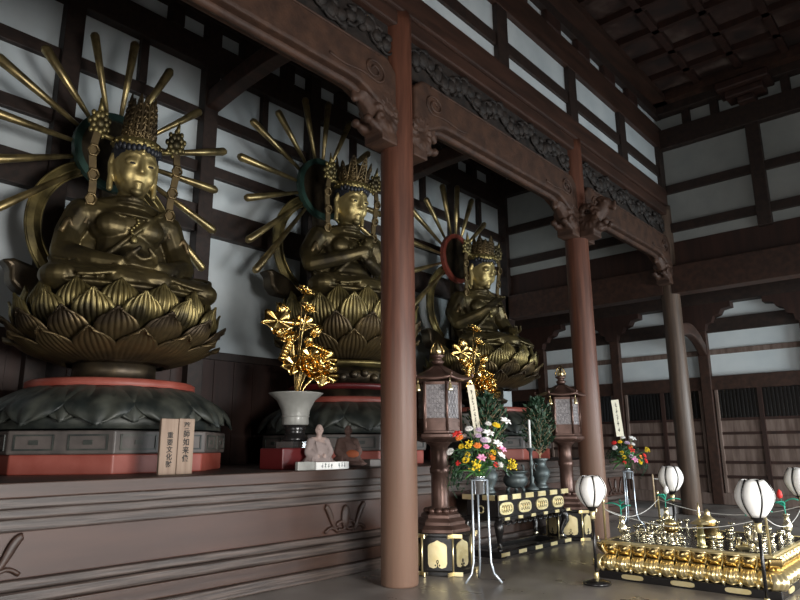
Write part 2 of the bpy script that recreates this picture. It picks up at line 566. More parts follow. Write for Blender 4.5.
def arch(u, a, b, p=2.2):
    """0 at the ends, 1 in the middle"""
    return 1 - abs(2 * u - 1) ** p
def rainbow_beam(y0, y1, label):
    n = 28
    top, bot = [], []
    for i in range(n + 1):
        u = i / n
        y = y0 + (y1 - y0) * u
        e = min(u, 1 - u) * (y1 - y0)
        rt = .16 * (1 - min(1, e / .22)) ** 2
        top.append((y, 6.36 - rt))
        q = min(1, e / .75)
        q = q * q * (3 - 2 * q)
        bot.append((y, 5.55 + .27 * q))
    poly = bot + top[::-1]
    t = thing('rainbow_beam', label, 'beam', (XC, (y0 + y1) / 2, 5.5), 0, 'carved beams between the columns')
    oy, oz = (y0 + y1) / 2, 5.5
    o = MB().prism(poly, lambda p, q, a: (a, p - oy, q - oz), -.17, .17).build('beam_body', 'carved', t)
    fixn(o)
    bevel(o, .04, 3)
    # raised edge and scrolls on both faces
    for sx in (-1, 1):
        b = MB()
        x = sx * .175
        b.tube([(x, p - oy, q - oz - .05) for p, q in top[2:-2]], .016, 6)
        b.build('edge_line', 'carved', t)
        for e, d in ((y0, 1), (y1, -1)):
            pts = []
            for k in range(40):
                w = k / 39
                ang = w * 3.4 * PI
                rr = .035 + .16 * w
                pts.append((x, e - oy + d * (.42 + rr * cos(ang)), 6.06 - oz + rr * sin(ang) * .8))
            for k in range(1, 10):
                pts.append((x, pts[-1][1] + d * .09, pts[-1][2] + .014 * sin(k * .9)))
            MB().tube(pts, .018, 6).build('carved_scroll', 'carved', t)
    # under-face rib
    MB().tube([(0, p - oy, q - oz) for p, q in bot[3:-3]], .06, 8).build('soffit_rib', 'carved', t)
    return t
rainbow_beam(1.03, 5.63, 'long carved brown beam running to the left side of the nearest column')
rainbow_beam(5.99, 10.62, 'long carved brown beam between the nearest column and the middle column')
rainbow_beam(10.98, 15.42, 'shorter looking carved brown beam between the middle and the farthest column')

def carved_frieze(y0, y1, label):
    r = random.Random(int(y0 * 10))
    b = MB()
    L = y1 - y0
    b.bb(-.04, .04, -L / 2, L / 2, 0, .56)
    for i in range(int(L / .16)):
        y = -L / 2 + .1 + i * .16
        z = .30 + .08 * sin(i * 1.1)
        for sx in (-1, 1):
            b.ell((sx * .07, y, z), (.06, .09 + .04 * r.random(), .08 + .05 * r.random()), 8, 6)
            b.ell((sx * .06, y + .06, z + .13 * (1 if i % 2 else -.8)), (.05, .07, .06), 8, 6)
            pts = []
            for k in range(10):
                w = k / 9
                pts.append((sx * .08, y + .13 * cos(w * 4 + i), z + .13 * sin(w * 4 + i)))
            b.tube(pts, [.028 - .015 * k / 9 for k in range(10)], 6)
    o = b.build('carved_frieze', 'carved_dark', None, (XC, (y0 + y1) / 2, 6.38))
    return tag(o, label, 'carving', 'carved friezes over the beams')
carved_frieze(1.1, 5.6, 'dark carved cloud frieze above the beam left of the nearest column')
carved_frieze(6.02, 10.6, 'dark carved cloud frieze above the beam between nearest and middle columns')
carved_frieze(11.0, 15.4, 'dark carved cloud frieze above the beam between middle and farthest columns')

def nosing_mesh():
    """a carved beast-and-cloud bracket, reaching along +Y from the column face"""
    r = random.Random(3)
    b = MB()
    b.bb(-.15, .15, -.06, .3, -.05, .16)
    b.chain([((0, 0, .1), .16), ((0, .2, .2), .15), ((0, .36, .36), .13)])
    b.ell((0, .4, .42), (.13, .14, .12))
    b.chain([((0, .45, .4), .07), ((0, .56, .3), .05), ((0, .58, .42), .03)])
    for sx in (-1, 1):
        b.ell((sx * .1, .36, .5), (.04, .09, .05))
        b.ell((sx * .12, .44, .44), (.03, .03, .03))
        for i in range(12):
            a = i * .52
            cy, cz = .12 + .13 * cos(a), .22 + .17 * sin(a)
            pts = [(sx * (.13 + .03 * sin(k * .6)), cy + .07 * cos(a + k * .7) * (1 - k / 9), cz + .07 * sin(a + k * .7) * (1 - k / 9)) for k in range(7)]
            b.tube(pts, [.034 - .003 * k for k in range(7)], 6)
        for i in range(4):
            b.ell((sx * .1, .1 + .11 * i, .02 + .03 * (i % 2)), (.07, .06, .06))
    b.bb(-.16, .16, -.06, .22, -.16, -.04)
    return b
nos = None
for y, lab in ((5.81, 'nearest'), (10.8, 'middle'), (15.6, 'farthest')):
    for d, side in ((1, 'its far side'), (-1, 'its left side')):
        if y > 15 and d > 0:
            continue
        text = 'carved beast head under the beam on the %s column, %s' % (lab, side)
        loc = (XC, y + d * .215, 5.36)
        if nos is None:
            nos = remesh(nosing_mesh().build('carved_bracket', 'carved', None, loc), .022, 1)
            ob = nos
        else:
            ob = nos.copy()
            COL.objects.link(ob)
            ob.location = loc
        ob.rotation_euler = (0, 0, 0 if d > 0 else PI)
        tag(ob, text, 'carving', 'carved brackets on the columns')
for y, lab in ((10.8, 'middle'),):
    ob = nos.copy()
    COL.objects.link(ob)
    ob.location = (XC + .2, y, 5.36)
    ob.rotation_euler = (0, 0, -PI / 2)
    tag(ob, 'carved beast head bracket facing out into the hall from the %s column' % lab, 'carving')

def cross_beam(x0, y0, z0, x1, y1, z1, label, rise=.35, w=.26, h=.34):
    n = 16
    pts = []
    for i in range(n + 1):
        u = i / n
        z = z0 + (z1 - z0) * u + rise * sin(PI * u)
        pts.append((x0 + (x1 - x0) * u, y0 + (y1 - y0) * u, z))
    d = Vector((x1 - x0, y1 - y0, 0)).normalized()
    side = Vector((-d.y, d.x, 0)) * w / 2
    vs, fs = [], []
    for p in pts:
        p = Vector(p)
        vs += [p - side - Vector((0, 0, h / 2)), p + side - Vector((0, 0, h / 2)), p + side + Vector((0, 0, h / 2)), p - side + Vector((0, 0, h / 2))]
    for i in range(n):
        for k in range(4):
            k2 = (k + 1) % 4
            fs.append((4 * i + k, 4 * i + k2, 4 * i + 4 + k2, 4 * i + 4 + k))
    fs += [(3, 2, 1, 0), tuple(4 * n + k for k in range(4))]
    o = MB().add(vs, fs).build('curved_beam', 'tie')
    fixn(o)
    bevel(o, .03)
    return tag(o, label, 'beam')
cross_beam(XW + .15, 5.78, 7.62, XC - .18, 5.81, 7.4, 'dark curved beam from wall post between two left statues to nearest column', .28)
cross_beam(XW + .15, 10.72, 7.62, XC - .18, 10.8, 7.4, 'dark curved beam from wall behind the third statue to middle column', .28)
cross_beam(XC, YE + .2, 4.15, -5.42, YL - .1, 3.95, 'short curved brown beam from farthest column to the far wall post', .28, .2, .3)

# ------------------------------------------------------------------ the long altar platform
ZP = 1.24
YA0, YA1 = -3.0, 14.4
t = thing('altar_platform', 'long stepped wooden altar platform carrying the three gilded statues', 'altar', (XA, (YA0 + YA1) / 2, 0))
LA = (YA1 - YA0) / 2
def run(name, x0, z0, z1, m, dy=0, bv=.012, xin=XW + .05):
    o = MB().bb(xin - XA, x0 - XA, -LA - dy, LA + dy, z0, z1).build(name, m, t)
    return bevel(o, bv, 3)
run('top_slab', XA + .07, 1.115, ZP, 'altar', .07, .012)
run('moulding', XA + .03, 1.03, 1.115, 'altar_worn', .03)
run('moulding', XA, .945, 1.03, 'altar_worn', 0, .02)
run('moulding', XA - .035, .84, .945, 'altar_worn', -.03, .02)
run('panel', XA - .10, .46, .84, 'altar_panel', -.1)
run('moulding', XA - .04, .38, .465, 'altar_worn', -.04, .02)
run('moulding', XA - .0, .27, .38, 'altar_worn', 0, .03)
run('moulding', XA + .0, .13, .27, 'altar', 0, .012)
run('plinth', XA + .05, 0.0, .13, 'altar_worn', .05, .02)
b = MB()
for sg in (-1, 1):
    pts = []
    for k in range(16):
        w = k / 15
        pts.append((XA - .085 - XA, sg * (.34 - .26 * w), .65 + .15 * cos(w * 1.2 * PI) * (1 if 1 else -1)))
    b.tube(pts, [.03 + .012 * sin(k * .4) for k in range(16)], 8, flat=.5)
    pts = [(-.085, sg * (.08 + .07 * cos(k * .5)), .56 + .05 * sin(k * .5)) for k in range(12)]
    b.tube(pts, .02, 8)
    pts = [(-.085, sg * (.34 - .2 * k / 10), .50 + .05 * sin(k / 10 * PI)) for k in range(11)]
    b.tube(pts, .02, 8)
b.ell((-.085, 0, .66), (.03, .07, .15))
sc = b.build('carved_scroll', 'altar', t)
sc.location = (0, 1.85 - (YA0 + YA1) / 2, 0)
for y in (5.9, 9.95, 13.9, -2):
    again(sc, t, loc=(0, y - (YA0 + YA1) / 2, 0))

# ------------------------------------------------------------------ the gilded statues
SC = 2.35
def hand(b, wrist, d, up, side, curl=.6, s=1.0):
    """palm and five bent fingers; d: pointing direction, up: back of the hand, side: thumb side"""
    w, d, up, side = Vector(wrist), Vector(d).normalized(), Vector(up).normalized(), Vector(side).normalized()
    rot = Matrix((d, side, up)).transposed()
    b.ell(w + d * .045 * s, (.055 * s, .04 * s, .02 * s), 12, 8, rot)
    for i, (o, L) in enumerate(((.028, .058), (.010, .066), (-.009, .06), (-.027, .047))):
        p = w + d * .085 * s + side * o * s
        pts = [(p, .0125 * s)]
        a = 0
        for k in range(3):
            a += curl * (.6 if k == 0 else .8)
            p = p + (d * cos(a) - up * sin(a)) * L * s / 2.4
            pts.append((p, (.0118 - .0012 * k) * s))
        b.chain(pts, 8)
    p = w + d * .03 * s + side * .034 * s
    b.chain([(p, .015 * s), (p + (d * .5 + side * .5 - up * .3).normalized() * .035 * s, .0135 * s), (p + (d * .75 + side * .35 - up * .6).normalized() * .07 * s, .011 * s)], 8)

HW_, HC = .93, (.01, .60, .012)
def headed(b):
    """the large head of the icon: its parts are made at life size and set on the neck"""
    c_, s_ = cos(R(9)), sin(R(9))
    out = []
    for x, y, z in b.v:
        x, z = .98 * (x - HC[0]), 1.12 * (z - HC[1])
        out.append((HC[0] + x * c_ + z * s_, HW_ * y, HC[1] + HC[2] + z * c_ - x * s_))
    b.v = out
    return b
def statue_body(pose):
    b = MB()
    # trunk
    b.ell((-.01, 0, .14), (.16, .19, .15))
    b.ell((0, 0, .30), (.135, .165, .2))
    b.ell((.0, 0, .43), (.140, .215, .135))
    b.cap((-.02, -.185, .495), .092, (-.02, .185, .495), .092)
    b.ell((.035, 0, .21), (.14, .17, .12))
    for sy in (-1, 1):
        b.ell((.075, sy * .09, .42), (.068, .10, .075))
        b.cap((0, sy * .03, .56), .075, (-.02, sy * .14, .53), .07)
    b.cap((.0, 0, .5), .085, (.02, 0, .64), .075)
    for z in (.575, .6):
        b.tube([(.012 + .09 * cos(a * PI / 8), .088 * sin(a * PI / 8), z - .01 * cos(a * PI / 8)) for a in range(17)], .011, 6)
    # head
    trunk, b = b, MB()
    b.ell((.02, 0, .775), (.14, .128, .165), 24, 16)
    b.ell((.05, 0, .69), (.098, .096, .085), 20, 12)
    b.ell((.085, 0, .74), (.075, .108, .10), 20, 12)
    b.ell((.122, 0, .63), (.03, .038, .026))
    b.cap((.150, 0, .80), .0105, (.170, 0, .732), .0155)
    b.ell((.169, 0, .728), (.014, .018, .012))
    for sy in (-1, 1):
        b.ell((.155, sy * .019, .726), (.013, .012, .010))
        b.ell((.138, sy * .054, .772), (.023, .040, .023))
        b.tube([(.150 - .045 * k * k / 36, sy * (.015 + .078 * k / 6), .812 + .012 * sin(k / 6 * PI) - .012 * (k / 6) ** 2) for k in range(7)], .0085, 6)
        b.ell((.112, sy * .06, .715), (.036, .038, .05))
        # long-lobed ears
        b.chain([((.01, sy * .131, .81), .018), ((-.005, sy * .14, .77), .016), ((.012, sy * .136, .71), .015), ((.02, sy * .132, .64), .02)])
    b.ell((.143, 0, .672), (.014, .032, .0075))
    b.ell((.140, 0, .656), (.013, .024, .008))
    b.ell((.159, 0, .84), (.008, .010, .010))
    headed(b)
    trunk.add(b.v, b.f, True)
    b = trunk
    # crossed legs under the robe
    for sy in (-1, 1):
        b.cap((0, sy * .13, .08), .115, (.22, sy * .35, .055), .085)
        b.ell((.22, sy * .365, .055), (.115, .10, .07))
    b.cap((.23, -.35, .055), .08, (.34, .10, .07), .06)
    b.cap((.24, .35, .05), .08, (.35, -.12, .05), .062)
    b.ell((.15, 0, .02), (.27, .44, .04))
    b.ell((.30, 0, .015), (.12, .38, .03))
    for i in range(9):
        u = (i - 4) / 4
        pts = [(.10 + .25 * w, u * .28 + .14 * u * sin(w * PI), .165 - .115 * w * w) for w in [k / 8 for k in range(9)]]
        b.tube(pts, .014, 6)
    for i in range(4):
        pts = [(.375 - .03 * i + .02 * sin(k * .6), -.32 + .64 * k / 14, .075 + .015 * i - .03 * cos(k / 14 * 2 * PI)) for k in range(15)]
        b.tube(pts, .012, 6)
    # robe over the left shoulder and round the waist
    def front(y, z):
        k = max(0.05, 1 - (y / .235) ** 2) ** .5
        return (.085 + .055 * min(1, max(0, (.60 - z) / .14))) * k
    for i in range(5):
        pts = []
        for k in range(17):
            w = k / 16
            y = .185 - .34 * w - .022 * i
            z = .565 - .36 * w - .02 * i
            pts.append((front(y, z), y, z))
        b.tube(pts, .011 - .001 * i, 6)
    b.ell((-.07, 0, .27), (.09, .29, .26))
    b.tube([(.02 + .16 * cos(a * PI / 12), .20 * sin(a * PI / 12), .195 - .02 * cos(a * PI / 12)) for a in range(-12, 13)], .018, 6)
    # necklace
    b.tube([(.02 + .135 * cos(a * PI / 16) * (1 if 1 else 0), .14 * sin(a * PI / 16), .52 - .045 * cos(a * PI / 16)) for a in range(-9, 10)], .011, 6)
    if pose == 'meditation':
        for sy in (-1, 1):
            b.chain([((-.02, sy * .245, .49), .080), ((-.02, sy * .300, .36), .070), ((.04, sy * .33, .235), .064), ((.19, sy * .20, .175), .052), ((.27, sy * .10, .16), .038)])
            hand(b, (.275, sy * .10, .165), (.22, -sy, .02), (0, 0, -1), (1, .2 * sy, .5), .25, 1.15)
    elif pose == 'fist':
        b.chain([((-.02, -.255, .49), .086), ((-.03, -.33, .36), .074), ((.03, -.34, .25), .066), ((.18, -.16, .30), .052), ((.25, -.01, .355), .040)])
        b.chain([((-.02, .255, .49), .086), ((-.02, .325, .36), .074), ((.05, .33, .24), .066), ((.19, .14, .25), .050), ((.25, .02, .28), .038)])
        hand(b, (.25, .01, .27), (0.1, -.25, 1), (1, 0, 0), (0, -1, .2), 1.1, 1.1)
        hand(b, (.25, -.01, .355), (.15, .35, 1), (1, 0, 0), (0, 1, .2), 1.2, 1.15)
    else:
        b.chain([((-.02, -.255, .49), .086), ((-.03, -.33, .36), .074), ((.04, -.33, .24), .066), ((.22, -.24, .31), .050), ((.30, -.20, .36), .036)])
        hand(b, (.30, -.20, .36), (.8, .1, .5), (-.4, 0, .9), (.1, 1, 0), .2, 1.2)
        b.chain([((-.02, .255, .49), .086), ((-.02, .325, .36), .074), ((.05, .35, .23), .066), ((.22, .24, .17), .050), ((.30, .14, .16), .038)])
        hand(b, (.30, .14, .16), (.6, -.7, .0), (0, 0, -1), (.7, .6, 0), .3, 1.15)
    return b.scaled(SC)

def ring_path(cy, cz, r, n=48, x=0.0):
    return [(x, cy + r * cos(2 * PI * k / n), cz + r * sin(2 * PI * k / n)) for k in range(n + 1)]

def crown(t, kind):
    def small(b, k=.80):
        b.v = [(.015 + (x - .015) * k, y * k, .86 + (z - .86) * .86) for x, y, z in b.v]
        return b
    b = MB()
    b.lathe([(.140, .855), (.152, .86), (.156, .885), (.150, .91), (.138, .915)], 32, (.015, 0, 0))
    for k in range(20):
        w = 2 * PI * k / 20
        b.ell((.015 + .157 * cos(w), .157 * sin(w), .885), (.013, .013, .013), 8, 6)
    o = headed(small(b, .93)).scaled(SC).build('crown_band', 'lotus_gold', t)
    h, fl, n = {'tall': (.29, -.03, 13), 'broad': (.22, .06, 9), 'round': (.21, -.01, 10)}[kind]
    b = MB()
    for k in range(n):
        w = 2 * PI * k / n
        hh = h * ((1 - .12 * (k % 2)) if kind == 'tall' else (1 if k % 2 == 0 else .8))
        ca, sa = cos(w), sin(w)
        def pt(dr, ds, z):
            r = (.122 if kind == 'tall' else .132) + fl * z / h + dr
            return (.015 + r * ca - ds * sa, r * sa + ds * ca, .90 + z)
        # openwork leaf: outline, veins and beads
        pts = []
        for q in range(13):
            u = q / 12 * 2 - 1
            z = hh * (1 - abs(u) ** 1.6)
            pts.append(pt(0, (.036 if kind == 'tall' else .05) * u * (1 + .2 * sin(3 * abs(u))), z))
        b.tube(pts, .0095, 6)
        b.tube([pt(0, 0, 0), pt(0, 0, hh * 1.04)], [.014, .007], 6)
        for q in range(6):
            z = hh * (q + .6) / 7
            wd = (.032 if kind == 'tall' else .045) * (1 - (q + .6) / 7) ** .6
            b.tube([pt(.004, -wd, z - .012), pt(.012, -wd * .4, z + .014), pt(.012, wd * .4, z - .008), pt(.004, wd, z + .012)], .008, 6)
            b.ell(pt(.010, 0, z), (.010, .010, .010), 8, 6)
    b.lathe([(.122, .9), (.116 + fl * .6, .9 + h * .6), (.08, .9 + h * .80), (.02, .9 + h * .86)], 20, (.015, 0, 0))
    headed(small(b, .80)).scaled(SC).build('crown_leaves', 'bronze', t)
    # flower rosettes at both temples with hanging ribbons
    for sy in (-1, 1):
        b = MB()
        cy, cz = sy * .235, .955 if kind != 'round' else .95
        b.ell((.02, cy, cz), (.02, .03, .03))
        for k in range(9):
            w = 2 * PI * k / 9
            b.ell((.02, cy + .036 * cos(w), cz + .042 * sin(w)), (.016, .021, .023), 8, 6)
            b.ell((.015, cy + .056 * cos(w + .3), cz + .068 * sin(w + .3)), (.012, .014, .017), 8, 6)
        b.tube([(.015, cy, cz + .06), (.01, cy + sy * .01, cz + .13)], [.02, .004], 6)
        b.tube([(.015, sy * .14, .89), (.015, cy, cz - .05)], .014, 6)
        headed(b).scaled(SC).build('crown_rosette', 'lotus_gold', t)
        b = MB()
        def rib(pts, w):
            P = [Vector(p) for p in pts]
            vs, fs = [], []
            for p in P:
                vs += [p + Vector((.006, -w, 0)), p + Vector((.006, w, 0)), p + Vector((-.006, w, 0)), p + Vector((-.006, -w, 0))]
            for i in range(len(P) - 1):
                for k in range(4):
                    k2 = (k + 1) % 4
                    fs.append((4 * i + k, 4 * i + 4 + k, 4 * i + 4 + k2, 4 * i + k2))
            b.add(vs, fs, False)
        path = [(.02 + .05 * u, sy * (.235 + .015 * sin(u * 7) + .02 * u), .93 - .50 * u) for u in [k / 16 for k in range(17)]]
        rib(path, .021)
        b.tube([(.05 + .04 * (k / 10), sy * (.257 + .012 * k), .43 + .03 * cos(k * .9) - .004 * k) for k in range(11)], .016, 6)
        for k in range(3):
            b.tube([(p[0] + .012, p[1] + .03 * cos(a * 1.05), p[2] + .03 * sin(a * 1.05)) for p in [path[4 + k * 4]] for a in range(7)], .008, 6)
        headed(b).scaled(SC).build('hanging_ribbon', 'bronze', t)
    return

def statue(pose, kind, label, loc):
    t = thing('seated_statue', label, 'statue', loc, R(-9), 'gilded seated statues on the altar')
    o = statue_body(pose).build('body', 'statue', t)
    remesh(o, .0165, 2)
    b = MB()
    b.ell((-.005, 0, .825), (.148, .139, .115), 24, 14)
    for k in range(13):
        w = -1.25 + 2.5 * k / 12
        b.ell((.01 + .138 * cos(w), .135 * sin(w), .862 - .012 * abs(sin(w * 3))), (.018, .018, .022), 8, 6)
    b.ell((-.02, 0, .93), (.1, .1, .1))
    headed(b).scaled(SC).build('hair', 'hair', t)
    for sy in (-1, 1):
        b = MB()
        b.tube([(.160 - .030 * ((k - 3) / 3) ** 2 * (1 if 1 else 0), sy * (.054 + .030 * (k - 3) / 3), .768 - .004 * (1 - ((k - 3) / 3) ** 2)) for k in range(7)], [.001, .0045, .006, .0065, .006, .0045, .001], 6)
        headed(b).scaled(SC).build('eye', 'ink', t)
    crown(t, kind)
    b = MB()
    for k in range(7):
        b.ell((.135 + .005 * k, .02 * sin(k * .9), .475 - .018 * k), (.010, .010, .010), 8, 6)
    b.ell((.16, .0, .335), (.012, .022, .026), 10, 7)
    b.scaled(SC).build('pendant', 'lotus_gold', t)
    return t

def petal_obj(name, m, parent, r0, z0, r1, z1, W, bulge=.1, curl=.1, ribs=5, amp=.012, th=.022, cup=.12, point=.16):
    def fn(a, v):
        u = a * 2 - 1
        w = W * (sin(PI * (.17 + .74 * v)) ** .75)
        if v > .8:
            w *= 1 - .40 * ((v - .8) / .2) ** 2
        r = r0 + (r1 - r0) * v + bulge * sin(PI * v) + curl * v ** 5
        r -= cup * u * u * W * 2 * (1 - .4 * v)
        r += amp * cos(ribs * PI * u) * sin(PI * min(1, v * .98)) ** .6 * (1 - .3 * abs(u))
        z = z0 + (z1 - z0) * v - point * W * abs(u) ** 1.5 * v ** 3 * (1 if z1 > z0 else -1)
        return (r, u * w, z)
    o = MB().grid(fn, 34, 12).build(name, m, parent)
    return solid(o, th)

def pedestal(loc, dz, tall, label):
    """lotus seat on a stem, an upturned lotus, and eight-sided plinths; seat height = loc z + 2.16 + dz"""
    t = thing('lotus_pedestal', label, 'pedestal', loc, 0, 'lotus pedestals under the statues')
    def oct_(name, r, z0, z1, m, n=8):
        o = MB().lathe([(r, z0), (r, z1)], n, phase=PI / n, smooth=False).build(name, m, t)
        return bevel(o, .015)
    oct_('plinth', 1.40, 0, .21, 'red')
    pl = oct_('plinth_band', 1.44, .21, .46, 'grey_wood')
    fr = MB()
    for k in range(8):
        w = 2 * PI * k / 8
        ap = 1.44 * cos(PI / 8)
        for s in (-.28, .28):
            mm = Matrix.Rotation(w, 3, 'Z')
            for dy, dz2, sy, sz in ((0, .075, .40, .018), (0, -.075, .40, .018), (.2, 0, .018, .165), (-.2, 0, .018, .165)):
                fr.box(mm @ Vector((ap + .004, s + dy, .335 + dz2)), (.018, sy, sz), rot=mm)
            fr.box(mm @ Vector((ap + .004, s, .335)), (.02, .09, .05), rot=mm)
    fr.build('panel_frame', 'green', pl)
    # downturned lotus
    o = MB().lathe([(1.36, .48), (1.33, .62), (1.2, .80), (1.02, .92), (.9, .98)], 40).build('lower_core', 'green', t)
    p = petal_obj('lower_petal', 'green', t, .98, .97, 1.44, .50, .36, .16, .05, 3, .016, .025, .12, .2)
    for k in range(1, 12):
        again(p, t, rz=2 * PI * k / 12)
    p = petal_obj('lower_petal', 'green', t, .95, .99, 1.38, .54, .30, .14, .03, 3, .014, .025, .1, .2)
    p.rotation_euler.z = PI / 12
    for k in range(1, 12):
        again(p, t, rz=PI / 12 + 2 * PI * k / 12)
    MB().lathe([(.98, .96), (1.0, .98), (1.0, 1.05), (.96, 1.07), (.5, 1.08)], 40).build('red_disc', 'red', t)
    z = 1.08
    if tall:
        MB().lathe([(.9, 1.05), (.82, 1.10), (.82, 1.20)], 40).build('dark_collar', 'bronze_dark', t)
        MB().lathe([(.80, 1.19), (.98, 1.20), (1.0, 1.26), (.96, 1.28), (.6, 1.29)], 40).build('red_disc', 'red_deep', t)
        z = 1.29
        b = MB().lathe([(.72, z), (.86, z + .06), (.88, z + .18), (.74, z + .27), (.66, z + .28)], 40)
        rr = random.Random(5)
        for k in range(30):
            w = 2 * PI * k / 30
            b.ell((.86 * cos(w), .86 * sin(w), z + .13 + .04 * sin(k * 2.1)), (.08, .08, .07), 8, 6)
        b.build('wave_drum', 'bronze_dark', t)
        MB().lathe([(.7, z + .28), (1.02, z + .29), (1.04, z + .33), (.98, z + .36), (.6, z + .37)], 40).build('gold_rim', 'lotus_gold', t)
        z += .37
    zt = 2.16 + dz
    zb = zt - (.86 if not tall else 1.12)
    # stem between disc and lotus
    pr = [(.44, z - .01), (.40, z + .08), (.52, z + .12), (.55, z + .17), (.46, z + .22), (.46, zb + .05)]
    if z + .24 > zb:
        pr = [(.5, z - .01), (.5, zb + .05)]
    MB().lathe(pr, 32).build('stem', 'bronze_dark', t)
    H = zt - zb
    MB().lathe([(.45, zb), (.75, zb + .06), (1.02, zb + .3 * H), (1.12, zb + .6 * H), (1.06, zt - .08), (.98, zt - .03), (.5, zt - .0)], 40).build('seat_core', 'bronze_dark', t)
    rows = [(1.0, zb + .48 * H, 1.04, zt + .06, .225, .12, .07, 14, 0, 'lotus_gold'),
            (.98, zb + .34 * H, 1.14, zt - .10, .235, .15, .14, 14, .5, 'lotus_gold'),
            (.86, zb + .16 * H, 1.16, zb + .62 * H, .24, .18, .20, 14, 0, 'bronze'),
            (.62, zb + .0, 1.10, zb + .36 * H, .24, .18, .20, 14, .5, 'bronze')]
    for r0, z0, r1, z1, W, bu, cu, n, ph, m in rows:
        p = petal_obj('petal', m, t, r0, z0, r1, z1, W, bu, cu, 7, .016, .022, .10, .3)
        p.rotation_euler.z = ph * 2 * PI / n
        for k in range(1, n):
            again(p, t, rz=(k + ph) * 2 * PI / n)
    return t

def halo(loc, nim, label, extra=()):
    """nimbus with rays, body ring and its leaf foot; origin on the lotus behind the statue"""
    t = thing('halo', label, 'halo', loc, 0, 'ray halos behind the statues')
    # nimbus disc around the head
    b = MB()
    zc = 2.30
    pr = []
    n = 48
    for r0, r1, x0, x1, name, m in ((.50, .60, -.03, .07, 'nimbus_rim', nim), (.0, .50, -.03, .015, 'nimbus_disc', 'bronze_dark')):
        b = MB()
        vs, fs = [], []
        for k in range(n):
            w = 2 * PI * k / n
            for r, x in ((max(r0, .001), x0), (r1, x0), (r1, x1), (max(r0, .001), x1)):
                vs.append((x, r * cos(w), zc + r * sin(w)))
        for k in range(n):
            k2 = (k + 1) % n
            for q in range(4):
                q2 = (q + 1) % 4
                fs.append((4 * k + q, 4 * k2 + q, 4 * k2 + q2, 4 * k + q2))
        b.add(vs, fs, False)
        o = fixn(b.build(name, m, t))
    # big body ring, a flat gilded band
    b = MB()
    vs, fs = [], []
    r0, r1 = .86, 1.05
    n = 64
    for k in range(n + 1):
        w = -.32 * PI + 1.64 * PI * k / n
        for r, x in ((r0, -.06), ((r0 + r1) / 2, -.03), (r1, -.06), (r1, -.11), (r0, -.11)):
            vs.append((x, r * cos(w), 1.10 + r * sin(w) * 1.0))
    for k in range(n):
        for q in range(5):
            q2 = (q + 1) % 5
            fs.append((5 * k + q, 5 * k + 5 + q, 5 * k + 5 + q2, 5 * k + q2))
    fs += [(4, 3, 2, 1, 0), tuple(5 * n + q for q in range(5))]
    b.add(vs, fs, False)
    for rr in (r0, r1):
        b.tube([(-.06, rr * cos(-.32 * PI + 1.64 * PI * k / n), 1.10 + rr * sin(-.32 * PI + 1.64 * PI * k / n)) for k in range(n + 1)], .018, 6)
    fixn(b.build('body_ring', 'lotus_gold', t))
    # leaf-shaped foot at both sides
    for sy in (-1, 1):
        pts = [(.1, .02), (1.05, .04), (1.18, .16), (1.20, .34), (1.30, .42), (1.16, .46), (.9, .40), (.7, .30), (.1, .28)]
        o = MB().prism([(sy * p, q) for p, q in pts], lambda p, q, a: (a, p, q), -.16, .12).build('leaf_foot', 'bronze_dark', t)
        fixn(o)
        bevel(o, .05, 3)
    MB().bb(-.12, -.02, -.12, .12, .1, 1.9).build('back_post', 'bronze_dark', t)
    # sixteen tapered rays, wide outside
    ang = [(-42, 2.13), (-23, 1.9), (-1, 1.74), (21, 2.0), (43, 1.84), (66, 1.92), (85, 1.95), (104, 1.84), (131, 1.66), (153, 1.85), (178, 1.88), (201, 1.82), (221, 2.15)] + list(extra)
    for a, L in ang:
        w = R(a)
        d = Vector((0, cos(w), sin(w)))
        c = Vector((-.04, 0, zc))
        b = MB()
        b.tube([c + d * .56, c + d * (L - .05), c + d * L], [.03, .072, .045], 6)
        b.build('ray', 'ray', t)
    return t

SX = -8.3
stat = [(3.83, 0.0, False, 'meditation', 'tall', 'nimbus_green', 'leftmost gilded statue with tall crown and hands resting in its lap', 'leftmost dark gilt lotus pedestal behind the wooden name boards', 'halo of gold rays with green rimmed disc behind the leftmost statue'),
        (7.95, .66, True, 'fist', 'broad', 'nimbus_green', 'gilded statue with broad crown and hands clasped at its chest, beside nearest column', 'lotus pedestal with carved drum, half hidden by the nearest column', 'halo of gold rays with green rimmed disc, partly behind the nearest column'),
        (12.15, .20, False, 'giving', 'round', 'nimbus_red', 'gilded statue between nearest and middle columns, one hand reaching forward', 'dark lotus pedestal behind the table with evergreen vases', 'halo of gold rays with a red rimmed disc between nearest and middle columns')]
for y, dz, tall, pose, kind, nim, l1, l2, l3 in stat:
    pedestal((SX, y, ZP), dz, tall, l2)
    statue(pose, kind, l1, (SX - .02, y, ZP + 2.16 + dz - .02))
    halo((SX - .62, y - (.12 if tall else 0), ZP + 2.16 + dz - .0), nim, l3, [(233, 2.4)] if tall else ())

exec_tail = True

# ------------------------------------------------------------------ lettering
def lettering(chars, size, parent, loc, rot, m='ink', step=None, name='lettering', bold=.0):
    """characters one under the other, as flat raised meshes facing local -Y before rot"""
    step = step or size * 1.08
    cu = bpy.data.curves.new(name, 'FONT')
    cu.body = '\n'.join(chars)
    cu.size = size
    cu.space_line = step / size * .98
    cu.align_x = 'CENTER'
    cu.align_y = 'TOP'
    cu.extrude = .001
    cu.offset = bold
    tmp = bpy.data.objects.new('tmp', cu)
    COL.objects.link(tmp)
    bpy.context.view_layer.update()
    me = bpy.data.meshes.new_from_object(tmp.evaluated_get(bpy.context.evaluated_depsgraph_get()))
    bpy.data.objects.remove(tmp)
    me.materials.clear()
    me.materials.append(M[m])
    o = bpy.data.objects.new(name, me)
    COL.objects.link(o)
    o.parent = parent
    o.location = loc
    o.rotation_euler = rot
    return o

